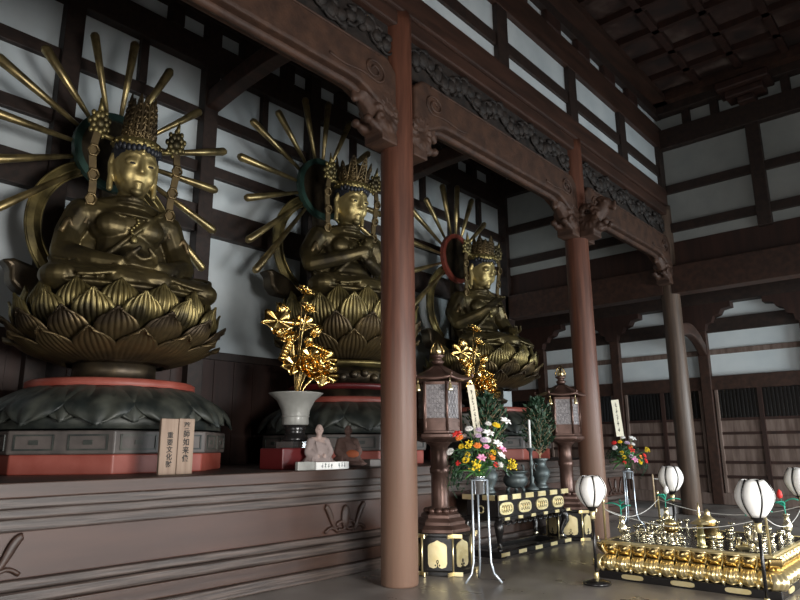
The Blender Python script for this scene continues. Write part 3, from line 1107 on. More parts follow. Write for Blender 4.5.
def strokes(n, w, h, seed, parent, loc, rz, m='ink', horiz=False, name='lettering'):
    """a line of brush written characters too small to read: little stroke clusters on a face looking along +X"""
    r = random.Random(seed)
    b = MB()
    for i in range(n):
        c0 = (i + .5) / n
        for k in range(6):
            if k < 3:
                dy, dz = .8, .10
            else:
                dy, dz = .12, .7
            oy, oz = (r.random() - .5) * .5, (r.random() - .5) * .7
            if horiz:
                y, z = (c0 - .5) * w + oy * w / n * .5, oz * h
                b.box((0, y, z), (.002, w / n * .8 * dy * .8, h * dz))
            else:
                y, z = oy * w, (.5 - c0) * h + oz * h / n
                b.box((0, y, z), (.002, w * dy, h / n * .8 * dz))
    return b.build(name, m, parent, loc, rz)

# wooden name boards in front of the first pedestal
def board(y, w, h, label, rz, text, ty, tz, size):
    t = thing('name_board', label, 'sign', (-6.42, y, ZP), rz)
    o = MB().box((0, 0, h / 2), (.045, w, h)).build('plank', 'sign_wood', t)
    bevel(o, .006)
    lettering(text, size, t, (.0235, ty, tz), (R(90), 0, R(90)), bold=.0015)
    return t
board(3.59, .19, .57, 'left plank of the two wooden name boards, with 重要文化財 written low', R(-2), '重要文化財', .01, .43, .069)
board(3.785, .19, .575, 'right plank of the two wooden name boards, written from the top', R(3), '薬師如来像', .0, .535, .080)

# vase of golden lotus flowers
def open_vase(loc, label, m='porcelain', sc=1.0):
    t = thing('flower_vase', label, 'vase', loc)
    MB().lathe([(.16 * sc, 0), (.175 * sc, .02 * sc), (.17 * sc, .1 * sc), (.19 * sc, .2 * sc), (.25 * sc, .32 * sc), (.345 * sc, .40 * sc), (.36 * sc, .415 * sc), (.33 * sc, .42 * sc), (.2 * sc, .36 * sc), (.15 * sc, .3 * sc)], 32).build('bowl', m, t)
    MB().lathe([(.172 * sc, .10 * sc), (.185 * sc, .115 * sc), (.172 * sc, .13 * sc)], 32).build('collar', m, t)
    return t

def gold_bouquet(loc, label, rz, s=1.0):
    t = thing('golden_lotus_bouquet', label, 'altar flowers', loc, rz, 'golden lotus flowers in altar vases')
    b = MB()
    def pet(b, c, axis, n, L, W, openness, ph=0):
        axis = Vector(axis).normalized()
        rot = axis.to_track_quat('Z', 'Y').to_matrix()
        for k in range(n):
            w = 2 * PI * (k + ph) / n
            def fn(a, v):
                u = a * 2 - 1
                wd = W * sin(PI * (.12 + .84 * v)) ** .8
                r = L * (sin(openness) * v + .18 * sin(PI * v)) - .25 * u * u * W
                z = L * cos(openness) * v
                p = Vector((r * cos(w) - u * wd * sin(w), r * sin(w) + u * wd * cos(w), z))
                return c + rot @ p
            b.grid(fn, 6, 6)
    def stem(pts, r=.011):
        P = [Vector(p) for p in pts]
        Q = []
        for k in range(11):
            u = k / 10
            Q.append((1 - u) ** 2 * P[0] + 2 * u * (1 - u) * P[1] + u * u * P[2])
        return MB().tube(Q, r * s, 6), Q[-1], (Q[-1] - Q[-2]).normalized()
    root = Vector((0, 0, 0))
    # (kind, end point y, z, x, size): y runs along the altar
    spec = [('bloom', .05, 1.36, .04, .13), ('bloom', .06, 1.12, .10, .12), ('bud', -.22, 1.0, .02, .17), ('leaf', -.40, .92, .08, .19), ('frond', -.28, .55, .12, .26),
            ('bud', .14, .78, .12, .15), ('frond', .26, .62, .14, .22), ('leaf', .40, .50, .08, .17), ('bloom', .14, .36, .2, .20), ('bloom', -.02, .30, .24, .16), ('leaf', .30, .26, .2, .18), ('bud', .46, .34, .10, .13), ('frond', .06, .62, -.1, .2), ('bud', .0, .62, .2, .12), ('leaf', -.18, .36, .16, .15), ('bloom', -.2, .7, .06, .12), ('leaf', .16, .98, -.05, .14), ('bloom', .26, .44, .16, .14), ('leaf', .05, .48, .22, .14), ('bud', -.33, .72, .1, .12)]
    for kind, y, z, x, L in spec:
        e = Vector((x, y, z)) * s
        st, p, d = stem([root + Vector((0, .01 * y, -.2)), Vector((x * .3, y * .15, z * .75)) * s, e])
        so = st.build('stem', 'gold_dark', t)
        b = MB()
        L *= s * 1.3
        if kind == 'bloom':
            ax = (d + Vector((.5, 0, .1))).normalized()
            pet(b, p, ax, 8, L, L * .36, 1.15)
            pet(b, p, ax, 7, L * .85, L * .34, .72, .5)
            pet(b, p, ax, 5, L * .6, L * .28, .35)
            b.ell(p + ax * L * .3, (L * .2,) * 3, 10, 7)
        elif kind == 'bud':
            ax = (d + Vector((.1, .25 * (1 if y > 0 else -1), 0))).normalized()
            pet(b, p, ax, 5, L, L * .36, .12)
            pet(b, p, ax, 5, L * .8, L * .33, .3, .5)
        elif kind == 'leaf':
            sg = 1 if y > 0 else -1
            def fn(a, v, p=p, L=L, sg=sg):
                w = 2 * PI * a
                r = L * v * (1 + .12 * cos(5 * w))
                return (p.x + r * .25 * cos(w) + .08 * L * sin(6 * w) * v, p.y + r * (.8 * cos(w) + .35 * sin(w)), p.z + r * (.6 * sin(w) - .2 * cos(w)) + .12 * L * v * v * sin(5 * w))
            b.grid(fn, 40, 5)
        else:
            sg = 1 if y > 0 else -1
            ax = Vector((.2, .55 * sg, -.75 if y < 0 else -.2)).normalized()
            for k in range(7):
                q = p + ax * (k - 3) * L * .17
                b.ell(q, (L * .16, L * .2 * (1 - .08 * abs(k - 3)), L * .09), 10, 6, ax.to_track_quat('Z', 'Y').to_matrix())
        o = b.build({'bloom': 'lotus_bloom', 'bud': 'lotus_bud', 'leaf': 'lotus_leaf', 'frond': 'seed_pod'}[kind], 'gold_leafing', t)
        if kind != 'frond':
            solid(o, .006 * s)
    return t

# first vase: on a black foot and a red chest
o = bevel(MB().box((0, 0, .13), (.46, .56, .26)).build('red_chest', 'red_deep', None, (-6.74, 5.45, ZP)), .015)
tag(o, 'deep red lacquer chest under the grey vase', 'chest')
t = thing('vase_stand', 'black round stand with silver plate under the grey vase', 'stand', (-6.78, 5.58, ZP + .26))
MB().box((0, 0, .04), (.34, .34, .08)).build('plate', 'steel', t)
MB().lathe([(.17, .08), (.18, .12), (.13, .17), (.13, .22), (.17, .29)], 24).build('foot', 'black', t)
open_vase((-6.78, 5.58, ZP + .55), 'grey flared porcelain vase holding the left golden lotus bouquet')
gold_bouquet((-6.78, 5.58, ZP + .96), 'golden lotus bouquet in grey vase left of the nearest column', 0)
# second: behind the first copper lantern
o = bevel(MB().box((0, 0, .2), (.6, .6, .40)).build('vase_table', 'black', None, (-6.78, 9.6, ZP)), .015)
tag(o, 'black vase table on the altar behind the first copper lantern', 'stand')
open_vase((-6.78, 9.6, ZP + .40), 'grey flared vase hidden behind the lantern, holding the right golden bouquet')
gold_bouquet((-6.78, 9.6, ZP + .96), 'golden lotus bouquet above the first copper lantern roof', 0, 1.0)

# seated monk figures
def monk(loc, label, robe, skin, rz, lap):
    t = thing('monk_figurine', label, 'figurine', loc, rz)
    b = MB()
    b.ell((0, 0, .06), (.15, .20, .085))
    b.ell((0, 0, .18), (.095, .125, .15))
    b.cap((-.01, -.085, .29), .05, (-.01, .085, .29), .05)
    b.cap((0, 0, .3), .045, (.01, 0, .36), .035)
    b.ell((.015, 0, .415), (.058, .052, .068))
    b.ell((.07, 0, .41), (.012, .01, .016))
    for sy in (-1, 1):
        b.chain([((-.01, sy * .115, .28), .045), ((.02, sy * .15, .17), .042), ((.10, sy * .05, .12), .035)])
        b.ell((.02, sy * .053, .415), (.012, .008, .022))
        b.cap((.02, sy * .09, .05), .06, (.12, sy * .17, .035), .04)
    b.ell((.06, 0, .03), (.14, .23, .04))
    o = b.build('figure', skin, t)
    remesh(o, .009, 2)
    c = MB()
    c.ell((-.002, 0, .06), (.158, .215, .09))
    c.ell((-.004, 0, .18), (.104, .135, .14))
    c.cap((-.012, -.09, .285), .054, (-.012, .09, .285), .054)
    for sy in (-1, 1):
        c.chain([((-.01, sy * .115, .28), .051), ((.02, sy * .155, .17), .052), ((.085, sy * .07, .12), .05)])
    c.ell((.05, .02, .025), (.16, .25, .035))
    for i in range(6):
        c.tube([(.10 + .02 * sin(i), -.12 + .05 * i, .10), (.16, -.15 + .06 * i, .03)], .014, 6)
        c.tube([(.07, -.07 + .03 * i, .3 - .01 * i), (.105, -.04 + .025 * i, .16)], .01, 6)
    remesh(c.build('robe', robe, t), .010, 2)
    if lap:
        MB().ell((.105, .03, .14), (.045, .10, .05)).build('cloth', lap, t)
    for sy in (-1, 1):
        MB().ell((.066, sy * .02, .425), (.005, .009, .004), 8, 6).build('eye', 'ink', t)
    t.scale = (.95, .95, 1.1)
    return t
monk((-6.36, 5.62, ZP + .022), 'small clay monk figure in pale grey robe on the altar edge', 'robe', 'skin', R(-20), None)
monk((-6.40, 6.17, ZP + .022), 'small dark brown monk figure with an orange cloth, right of the pale monk', 'robe_brown', 'robe_brown', R(-25), 'orange')
t = thing('caption_card', 'small grey caption card in front of the pale monk', 'card', (-6.14, 5.22, ZP))
bevel(MB().box((0, 0, .05), (.05, .26, .10)).build('block', 'porcelain', t), .004)
t = thing('caption_card', 'long white caption card with faint writing before the pale monk', 'card', (-6.12, 5.63, ZP))
bevel(MB().box((0, 0, .045), (.05, .54, .09)).build('block', 'white', t), .004)
strokes(4, .20, .055, 4, t, (.026, -.10, .05), 0, 'patina', True)
strokes(3, .14, .055, 9, t, (.026, .15, .05), 0, 'patina', True)
bevel(tag(MB().box((0, 0, .05), (.2, .5, .1)).build('small_black_box', 'grey_wood', None, (-6.5, 6.85, ZP)), 'low dark box behind the nearest column on the altar', 'box'), .01)

# ------------------------------------------------------------------ copper lanterns on six-sided bases
def hexa(b, prof, c=(0, 0, 0)):
    return b.lathe(prof, 6, c, PI / 6, False)
def lantern(loc, label):
    t = thing('standing_lantern', label, 'lantern', loc, 0, 'copper standing lanterns before the altar')
    k = hexa(MB(), [(.39, 0), (.39, .05), (.37, .055), (.37, .44), (.39, .445), (.39, .48)]).build('base', 'black', t)
    bevel(k, .006)
    for i in range(6):
        w = i * PI / 3
        ap = .37 * cos(PI / 6)
        mm = Matrix.Rotation(w, 3, 'Z')
        # gilt panel with foiled top
        pts = []
        for q in range(9):
            a = PI * q / 8
            pts.append((.115 * cos(a), .33 + .055 * sin(a) + (.02 if q == 4 else 0)))
        pts += [(-.115, .14), (-.10, .10), (-.05, .085), (-.012, .10), (0, .125), (.012, .10), (.05, .085), (.10, .10), (.115, .14)]
        o = MB().prism(pts, lambda p, q, a: mm @ Vector((a, p, q)), ap - .005, ap + .008).build('gilt_panel', 'gold_pale', t)
        fixn(o)
        f = MB()
        f.tube([mm @ Vector((ap + .011, .012 * sin(a), .16 + .02 * cos(a))) for a in range(7)], .005, 6)
        f.tube([mm @ Vector((ap + .011, 0, .10)), mm @ Vector((ap + .011, 0, .15))], .005, 6)
        for sy in (-1, 1):
            f.ell(mm @ Vector((ap + .01, sy * .025, .12)), (.008, .012, .012), 8, 6)
        f.build('flower_mark', 'black', o)
        # corner fittings
        w2 = w + PI / 6
        c = Vector((.376 * cos(w2), .376 * sin(w2), 0))
        m2 = Matrix.Rotation(w2, 3, 'Z')
        g = MB()
        g.tube([c + Vector((0, 0, .02)), c + Vector((0, 0, .46))], .012, 6)
        for z in (.03, .455):
            for sg in (-1, 1):
                m3 = Matrix.Rotation(w2 + sg * PI / 6, 3, 'Z')
                g.box(c * 1.035 + m3 @ Vector((.0, -sg * .055, z)), (.012, .11, .045), rot=m3)
        g.build('corner_fitting', 'gold', t)
    k = hexa(MB(), [(.37, .48), (.37, .52), (.33, .56), (.31, .56), (.31, .60), (.27, .64), (.25, .64), (.25, .68), (.20, .71)]).build('stepped_foot', 'copper', t)
    bevel(k, .005)
    b = MB()
    for i in range(12):
        w = 2 * PI * i / 12
        b.ell((.17 * cos(w), .17 * sin(w), .725), (.05, .05, .035), 10, 7)
    b.build('lotus_ring', 'copper', t)
    MB().lathe([(.15, .70), (.13, .74), (.112, .78), (.112, 1.16), (.128, 1.18), (.128, 1.24), (.112, 1.26), (.112, 1.5), (.15, 1.54), (.2, 1.58)], 32).build('pole', 'copper', t)
    k = hexa(MB(), [(.24, 1.56), (.34, 1.60), (.36, 1.62), (.36, 1.66), (.31, 1.67), (.31, 1.70)]).build('shelf', 'copper', t)
    bevel(k, .006)
    # fire box
    hexa(MB(), [(.255, 1.69), (.255, 2.32)]).build('fire_box', 'copper', t)
    for i in range(6):
        w = i * PI / 3
        w2 = w + PI / 6
        MB().tube([(.29 * cos(w2), .29 * sin(w2), 1.69), (.29 * cos(w2), .29 * sin(w2), 2.32)], .018, 6).build('corner_post', 'copper', t)
        mm = Matrix.Rotation(w, 3, 'Z')
        ap = .255 * cos(PI / 6) + .012
        b = MB()
        b.box(mm @ Vector((ap - .006, 0, 2.07)), (.006, .25, .42), rot=mm)
        for r_ in range(7):
            for c_ in range(4):
                z = 1.895 + r_ * .058
                y = -.09 + c_ * .06 + (.03 if r_ % 2 else 0)
                if abs(y) < .12:
                    b.tube([mm @ Vector((ap, y + .026 * cos(a * PI / 3), z + .03 * sin(a * PI / 3))) for a in range(7)], .0055, 4)
        b.build('lattice_panel', 'lattice', t)
        b = MB()
        for z in (1.72, 1.83, 2.30):
            b.box(mm @ Vector((ap + .004, 0, z)), (.02, .29, .035), rot=mm)
        b.box(mm @ Vector((ap - .002, 0, 1.775)), (.01, .26, .12), rot=mm)
        for sy in (-1, 1):
            b.box(mm @ Vector((ap - .002, sy * .135, 2.03)), (.012, .02, .58), rot=mm)
        b.build('door_frame', 'copper', t)
    # roof with upturned corners
    vs, fs = [], []
    nr, na = 8, 36
    for j in range(nr + 1):
        u = j / nr
        for k in range(na):
            w = 2 * PI * k / na
            s6 = abs(((w - PI / 6) / (PI / 3) + .5) % 1 - .5) * 2   # 0 at corners
            ap = cos(PI / 6) / cos((((w + 0) % (PI / 3)) - (PI / 3 if ((w % (PI / 3)) > PI / 6) else 0)))
            r = (.05 + .37 * u) * ap * 1.06
            z = 2.55 - .21 * (u ** .8) + .03 * u ** 4 * (1 - s6) ** 2
            vs.append((r * cos(w), r * sin(w), z))
    for j in range(nr):
        for k in range(na):
            k2 = (k + 1) % na
            fs.append((j * na + k, (j + 1) * na + k, (j + 1) * na + k2, j * na + k2))
    ro = solid(MB().add(vs, fs, True).build('roof', 'copper', t), .03)
    for i in range(6):
        w2 = i * PI / 3 + PI / 6
        d = Vector((cos(w2), sin(w2), 0))
        MB().tube([d * (.08 + .05 * q) + Vector((0, 0, 2.565 - .21 * ((.05 * q + .03) / .37) ** .8)) for q in range(7)] + [d * .43 + Vector((0, 0, 2.375)), d * .465 + Vector((0, 0, 2.40)), d * .455 + Vector((0, 0, 2.43)), d * .44 + Vector((0, 0, 2.42))], .014, 6).build('ridge_curl', 'copper', ro)
        p = d * .41
        MB().tube([p + Vector((0, 0, 2.36)), p + Vector((0, 0, 2.28))], .004, 5).lathe([(.008, 2.285), (.022, 2.27), (.026, 2.22), (.036, 2.195), (.03, 2.19)], 12, (p.x, p.y, 0)).build('wind_bell', 'gold', t)
    MB().lathe([(.06, 2.56), (.09, 2.60), (.05, 2.63), (.06, 2.65), (.10, 2.68), (.06, 2.70)], 24).build('finial_seat', 'copper', t)
    MB().lathe([(.03, 2.69), (.055, 2.71), (.06, 2.745), (.045, 2.785), (.02, 2.815), (.004, 2.84)], 24).build('finial_jewel', 'gold', t)
    b = MB()
    for i in range(4):
        w = i * PI / 2 + .6
        b.tube([(.08 * cos(w), .08 * sin(w), 2.70), (.085 * cos(w), .085 * sin(w), 2.75), (.05 * cos(w), .05 * sin(w), 2.83), (.012 * cos(w), .012 * sin(w), 2.89)], [.012, .012, .01, .004], 6)
    b.build('finial_flame', 'gold_dark', t)
    return t
l1 = lantern((-5.32, 6.76, 0), 'copper lantern on a black and gold base, right beside the nearest column')
dup(l1, (-5.48, 10.45, 0), None, 'copper lantern on a black and gold base, before the middle column')

# ------------------------------------------------------------------ black offering table and what stands on it
t = thing('offering_table', 'black lacquered offering table with gold fittings and curved legs', 'table', (-5.53, 8.93, 0))
HX, HY = .32, 1.0
bevel(MB().bb(-HX, HX, -HY, HY, .77, .83).build('tabletop', 'black', t), .01)
bevel(MB().bb(-HX + .05, HX - .05, -HY + .06, HY - .06, .52, .77).build('apron', 'black', t), .006)
bevel(MB().bb(-HX + .02, HX - .02, -HY + .03, HY - .03, .49, .53).build('lower_moulding', 'black', t), .008)
for i in range(4):
    y = -.75 + i * .5
    pts = []
    for k in range(24):
        w = 2 * PI * k / 24
        c_, s_ = cos(w), sin(w)
        pts.append((y + .175 * math.copysign(abs(c_) ** .7, c_), .645 + .085 * math.copysign(abs(s_) ** .7, s_)))
    o = fixn(MB().prism(pts, lambda p, q, a: (a, p, q), HX - .055, HX - .035).build('carved_panel', 'gold_pale', t))
    b = MB()
    for k in range(4):
        yy = y - .1 + .066 * k
        b.tube([(HX - .033, yy + .03 * cos(a), .645 + .05 * sin(a)) for a in range(7)], .0045, 5)
    b.build('panel_relief', 'gold_dark', o)
for i in range(6):
    y = -HY + .1 + i * (2 * HY - .2) / 5
    MB().bb(HX - .01, HX + .008, y - .11, y + .11, .765, .835).build('edge_fitting', 'gold_pale', t)
    MB().bb(HX - .03, HX - .012, y + .12 - .06, y + .12 + .06, .49, .53).build('edge_fitting', 'gold_pale', t)
for sx in (-.2, .15):
    MB().bb(sx - .1, sx + .1, -HY - .008, -HY + .01, .765, .835).build('edge_fitting', 'gold_pale', t)
MB().tube([(-.02 + .05 * cos(a * .6), -HY + .045, .63 + .05 * sin(a * .6)) for a in range(11)], .01, 6).build('ring_handle', 'gold_pale', t)
for sx in (-1, 1):
    for sy in (-1, 1):
        b = MB()
        x, y = sx * (HX - .08), sy * (HY - .1)
        b.tube([(x, y, .52), (x + sx * .03, y + sy * .05, .44), (x + sx * .04, y + sy * .06, .36), (x, y - sy * .0, .24), (x - sx * .01, y - sy * .02, .16), (x + sx * .02, y + sy * .03, .10), (x + sx * .03, y + sy * .07, .09)], [.05, .065, .06, .038, .032, .035, .02], 12)
        l = b.build('leg', 'black', t)
        MB().lathe([(.035, .10), (.035, .15)], 12, (x, y, 0)).build('leg_shoe', 'brass', l)
bb_ = MB()
for sx in (-1, 1):
    bb_.bb(sx * (HX - .05) - .06, sx * (HX - .05) + .06, -HY, HY, .02, .09)
for sy in (-1, 1):
    bb_.bb(-HX, HX, sy * (HY - .08) - .07, sy * (HY - .08) + .07, .0, .085)
bevel(bb_.build('foot_rail', 'black', t), .008)
for i in range(5):
    y = -HY + .1 + i * (2 * HY - .2) / 4
    MB().bb(HX + .008, HX + .018, y - .1, y + .1, .03, .08).build('rail_fitting', 'gold_pale', t)
b = MB()
for i in range(14):
    y = -HY + .15 + i * .15
    b.tube([(HX - .06, y + .06 * cos(k), .47 - .05 * abs(sin(k))) for k in range(6)], .014, 5)
b.build('apron_carving', 'black', t)

ZT = .832
def bronze_vase(loc, label, s=1.0):
    t = thing('bronze_vase', label, 'vase', loc, 0, None)
    MB().lathe([(.09 * s, 0), (.11 * s, .02), (.085 * s, .05), (.075 * s, .09), (.13 * s, .19), (.145 * s, .26), (.11 * s, .32), (.075 * s, .37), (.09 * s, .43), (.13 * s, .47), (.12 * s, .475), (.08 * s, .43)], 28).build('body', 'patina', t)
    for sy in (-1, 1):
        MB().tube([(0, sy * .07 * s, .38), (0, sy * .15 * s, .40), (0, sy * .18 * s, .33), (0, sy * .135 * s, .27)], .013, 6).build('handle', 'patina', t)
    return t
def evergreen(loc, h, w, label, seed):
    t = thing('evergreen_branches', label, 'plant', loc)
    r = random.Random(seed)
    st, lf = MB(), MB()
    st.tube([(0, 0, -.12), (.01, 0, h * .5), (0, .01, h * .9)], [.014, .01, .004], 6)
    for i in range(130):
        u = i / 130
        a = i * 2.4
        z0 = h * (.04 + .86 * u)
        L = w * (.35 + .75 * sin(PI * min(1, .16 + .8 * u)) ** 1.0) * (1.05 - .55 * u) * (.8 + .4 * r.random())
        p0 = Vector((0, 0, z0 * .9))
        d = Vector((cos(a) * .8, sin(a), .75)).normalized()
        p1 = p0 + d * L
        st.tube([p0, p1], [.006, .002], 4, False)
        for k in range(9):
            q = p0 + d * L * (.25 + .75 * k / 8)
            n = Vector((r.random() - .5, r.random() - .5, r.random() - .2)).normalized()
            s_ = d.cross(n).normalized()
            m_ = (d * .4 + n * .8).normalized()
            l, ww = .075 + .04 * r.random(), .02
            lf.add([q, q + m_ * l * .5 + s_ * ww, q + m_ * l, q + m_ * l * .5 - s_ * ww], [(0, 1, 2, 3)])
    st.build('stems', 'bamboo', t)
    lf.build('foliage', 'leaf', t)
    return t
bronze_vase((-5.55, 8.2, ZT), 'dark green bronze vase left on the black table, behind bright flowers', .95)
evergreen((-5.55, 8.2, ZT + .47), 1.10, .40, 'dark evergreen branches left on the table, behind the paper strip', 3)
bronze_vase((-5.55, 9.70, ZT), 'dark green bronze vase with ear handles right on the black table', 1.1)
evergreen((-5.55, 9.70, ZT + .47), 1.12, .36, 'dark evergreen branches right on the table, beside the second lantern', 8)
t = thing('incense_burner', 'round dark bronze incense burner in the middle of the table', 'incense burner', (-5.5, 8.85, ZT))
for i in range(3):
    w = i * 2 * PI / 3
    MB().tube([(.1 * cos(w), .1 * sin(w), .08), (.14 * cos(w), .14 * sin(w), .03), (.13 * cos(w), .13 * sin(w), 0)], [.03, .022, .028], 8).build('foot', 'patina', t)
MB().lathe([(.05, .05), (.15, .08), (.19, .15), (.18, .21), (.15, .25), (.17, .28), (.2, .30), (.19, .305), (.14, .27)], 28).build('bowl', 'patina', t)
for sy in (-1, 1):
    MB().tube([(0, sy * .16, .22), (0, sy * .24, .26), (0, sy * .25, .36), (0, sy * .2, .38)], .016, 6).build('handle', 'patina', t)
t = thing('candle_stand', 'tall dark bronze candle stand with a white candle on the table', 'candlestick', (-5.45, 9.25, ZT))
MB().lathe([(.10, 0), (.11, .02), (.06, .06), (.03, .12), (.04, .18), (.022, .22), (.022, .36), (.04, .40), (.025, .45), (.025, .58), (.07, .63), (.075, .64), (.02, .645)], 24).build('stand', 'patina', t)
MB().lathe([(.018, .64), (.018, 1.07), (.006, 1.085)], 14).build('candle', 'white', t)
t = thing('prayer_stand', 'small orange cloth covered stand behind the candle', 'stand', (-6.3, 9.35, ZP))
bevel(MB().lathe([(.16, 0), (.15, .05), (.08, .12), (.09, .3), (.14, .36)], 16).build('stand', 'red', t), .01)
MB().grid(lambda a, v: (.17 * cos(2 * PI * a) * (1 + .15 * v * sin(12 * a * PI)), .2 * sin(2 * PI * a) * (1 + .15 * v * sin(12 * a * PI)), .38 - .3 * v), 36, 6).build('cloth', 'orange', t)

# ------------------------------------------------------------------ flower arrangements on steel stands
def make_flowers():
    P = {}
    def mesh(name, b, m, th=0):
        o = b.build(name, m)
        if th:
            solid(o, th)
        return o
    def petals(b, n, L, W, op, ph=0, curl=0, c=Vector((0, 0, 0))):
        for k in range(n):
            w = 2 * PI * (k + ph) / n
            def fn(a, v):
                u = a * 2 - 1
                wd = W * sin(PI * (.08 + .9 * v)) ** .7
                r = L * sin(op) * v + .004
                z = L * cos(op) * v - curl * L * v * v * v
                return (c.x + r * cos(w) - u * wd * sin(w), c.y + r * sin(w) + u * wd * cos(w), c.z + z - .15 * W * u * u)
            b.grid(fn, 3, 5)
    for key, m in (('lily_pink', 'f_pink'), ('lily_white', 'f_white'), ('lily_red', 'f_red')):
        b = MB()
        petals(b, 6, .10, .024, .95, 0, .45)
        P[key] = mesh('lily', b, m, .003)
    for key, m in (('mum_yellow', 'f_yellow'), ('mum_white', 'f_white'), ('mum_lilac', 'f_lilac')):
        b = MB()
        for L, op, n, ph in ((.055, 1.5, 16, 0), (.05, 1.15, 14, .5), (.044, .8, 11, 0), (.036, .4, 8, .5)):
            petals(b, n, L, .009, op, ph, -.1)
        P[key] = mesh('chrysanthemum', b, m, .003)
    for key, m in (('rose_red', 'f_red'), ('rose_orange', 'f_orange'), ('rose_pink', 'f_pink')):
        b = MB()
        for L, op, n, ph in ((.06, 1.0, 6, 0), (.055, .65, 5, .5), (.05, .35, 5, 0), (.04, .12, 4, .3)):
            petals(b, n, L, .026, op, ph, .12)
        P[key] = mesh('rose', b, m, .003)
    b = MB()
    r = random.Random(2)
    for k in range(26):
        d = Vector((r.random() - .5, r.random() - .5, r.random())).normalized()
        p = d * (.05 + .06 * r.random())
        b.tube([(0, 0, -.02), p], .0016, 4, False)
        b.ell(p, (.011, .011, .011), 6, 5)
    P['spray_yellow'] = mesh('spray_flower', b, 'f_yellow')
    b = MB()
    for k in range(7):
        w = 2 * PI * k / 7
        L = .16 + .06 * (k % 3)
        def fn(a, v):
            u = a * 2 - 1
            wd = .017 * sin(PI * (.05 + .93 * v))
            rr = L * v * .8
            return (rr * cos(w) - u * wd * sin(w), rr * sin(w) + u * wd * cos(w), L * .7 * v - L * .4 * v * v)
        b.grid(fn, 2, 6)
    P['leaf'] = mesh('leaf_spray', b, 'leaf2', .002)
    b = MB()
    for k in range(9):
        w = 2 * PI * k / 9
        L = .2 + .05 * (k % 2)
        b.tube([(0, 0, 0)] + [(L * cos(w) * (q + 1) / 6, L * sin(w) * (q + 1) / 6, .05 * q - .012 * q * q) for q in range(6)], .003, 4)
        for q in range(6):
            p = Vector((L * cos(w) * (q + 1) / 6, L * sin(w) * (q + 1) / 6, .05 * q - .012 * q * q))
            for sg in (-1, 1):
                s_ = Vector((-sin(w), cos(w), 0)) * sg
                b.add([p, p + s_ * .03 + Vector((0, 0, .01)), p + s_ * .05 + Vector((.01, 0, -.005)), p + s_ * .025 - Vector((0, 0, .012))], [(0, 1, 2, 3)])
    P['fern'] = mesh('fern', b, 'leaf')
    return P
FL = make_flowers()
FLP = [o for o in FL.values()]
def arrangement(loc, label, spec, s, seed, greens=20):
    """loc: mouth of the bucket; spec: (kind, side, up, toward) with side along the camera-facing plane"""
    t = thing('flower_arrangement', label, 'flowers', loc)
    r = random.Random(seed)
    side = Vector((.75, .66, 0))
    fwd = Vector((.66, -.75, 0))
    st = MB()
    for kind, a, z, f in spec:
        p = (side * a + fwd * f + Vector((0, 0, z))) * s
        d = (p - Vector((0, 0, -.1))).normalized()
        d = (d + fwd * .55).normalized()
        st.tube([(0, 0, -.12 * s), tuple(p * .5 + Vector((0, 0, .05 * s))), tuple(p)], .004, 5)
        o = FL[kind].copy()
        COL.objects.link(o)
        o.parent = t
        o.location = p
        o.rotation_mode = 'QUATERNION'
        o.rotation_quaternion = d.to_track_quat('Z', 'Y')
        k = s * (.66 + .3 * r.random())
        o.scale = (k, k, k)
    for i in range(greens):
        a = (r.random() - .5) * .62
        z = .03 + .32 * r.random()
        f = (r.random() - .5) * .3
        p = (side * a + fwd * f + Vector((0, 0, z))) * s
        o = FL['leaf' if i % 3 else 'fern'].copy()
        COL.objects.link(o)
        o.parent = t
        o.location = p * .8
        o.rotation_mode = 'QUATERNION'
        o.rotation_quaternion = (p + Vector((0, 0, .05))).normalized().to_track_quat('Z', 'Y')
        k = s * (.8 + .5 * r.random())
        o.scale = (k, k, k)
    st.build('stems', 'leaf2', t)
    return t
spec1 = [('lily_pink', .02, .20, .16), ('mum_yellow', -.14, .24, .16), ('spray_yellow', -.12, .32, .14), ('mum_yellow', -.20, .33, .10), ('rose_red', -.24, .14, .12), ('lily_red', -.25, .47, .08), ('rose_orange', -.22, .42, .1), ('mum_white', -.33, .27, .08),
         ('mum_white', .10, .40, .1), ('mum_lilac', .0, .45, .08), ('lily_white', .22, .36, .1), ('lily_white', .25, .22, .13), ('mum_yellow', .16, .26, .16), ('rose_red', .18, .12, .15), ('mum_white', .24, .12, .14), ('spray_yellow', -.05, .09, .18), ('spray_yellow', .34, .10, .1), ('lily_white', .33, .62, .05),
         ('mum_yellow', .22, .57, .06), ('mum_white', .13, .59, .04), ('rose_pink', .08, .32, .14), ('mum_lilac', .06, .40, .12), ('mum_white', -.1, .53, .04), ('lily_white', .12, .48, .06), ('rose_orange', -.02, .33, .14), ('lily_pink', .28, .30, .06), ('mum_yellow', -.16, .18, .16), ('rose_orange', .14, .2, .14), ('mum_lilac', .02, .52, .02)]
spec2 = [('rose_red', -.22, .36, .1), ('mum_white', -.22, .28, .12), ('mum_yellow', -.12, .2, .14), ('mum_yellow', -.08, .12, .15), ('rose_red', -.08, .03, .14), ('lily_red', .06, .24, .12), ('mum_lilac', .04, .14, .14), ('mum_yellow', .2, .04, .12), ('rose_orange', .22, .12, .1), ('rose_red', .3, .05, .1), ('mum_white', .12, .34, .06), ('mum_lilac', .02, .36, .06), ('lily_white', .14, .44, .0), ('mum_yellow', -.1, .38, .04), ('rose_red', .3, .14, .06), ('lily_pink', .1, .08, .14), ('spray_yellow', .34, .22, .04), ('mum_white', -.03, .46, 0), ('rose_orange', .05, .3, .1)]

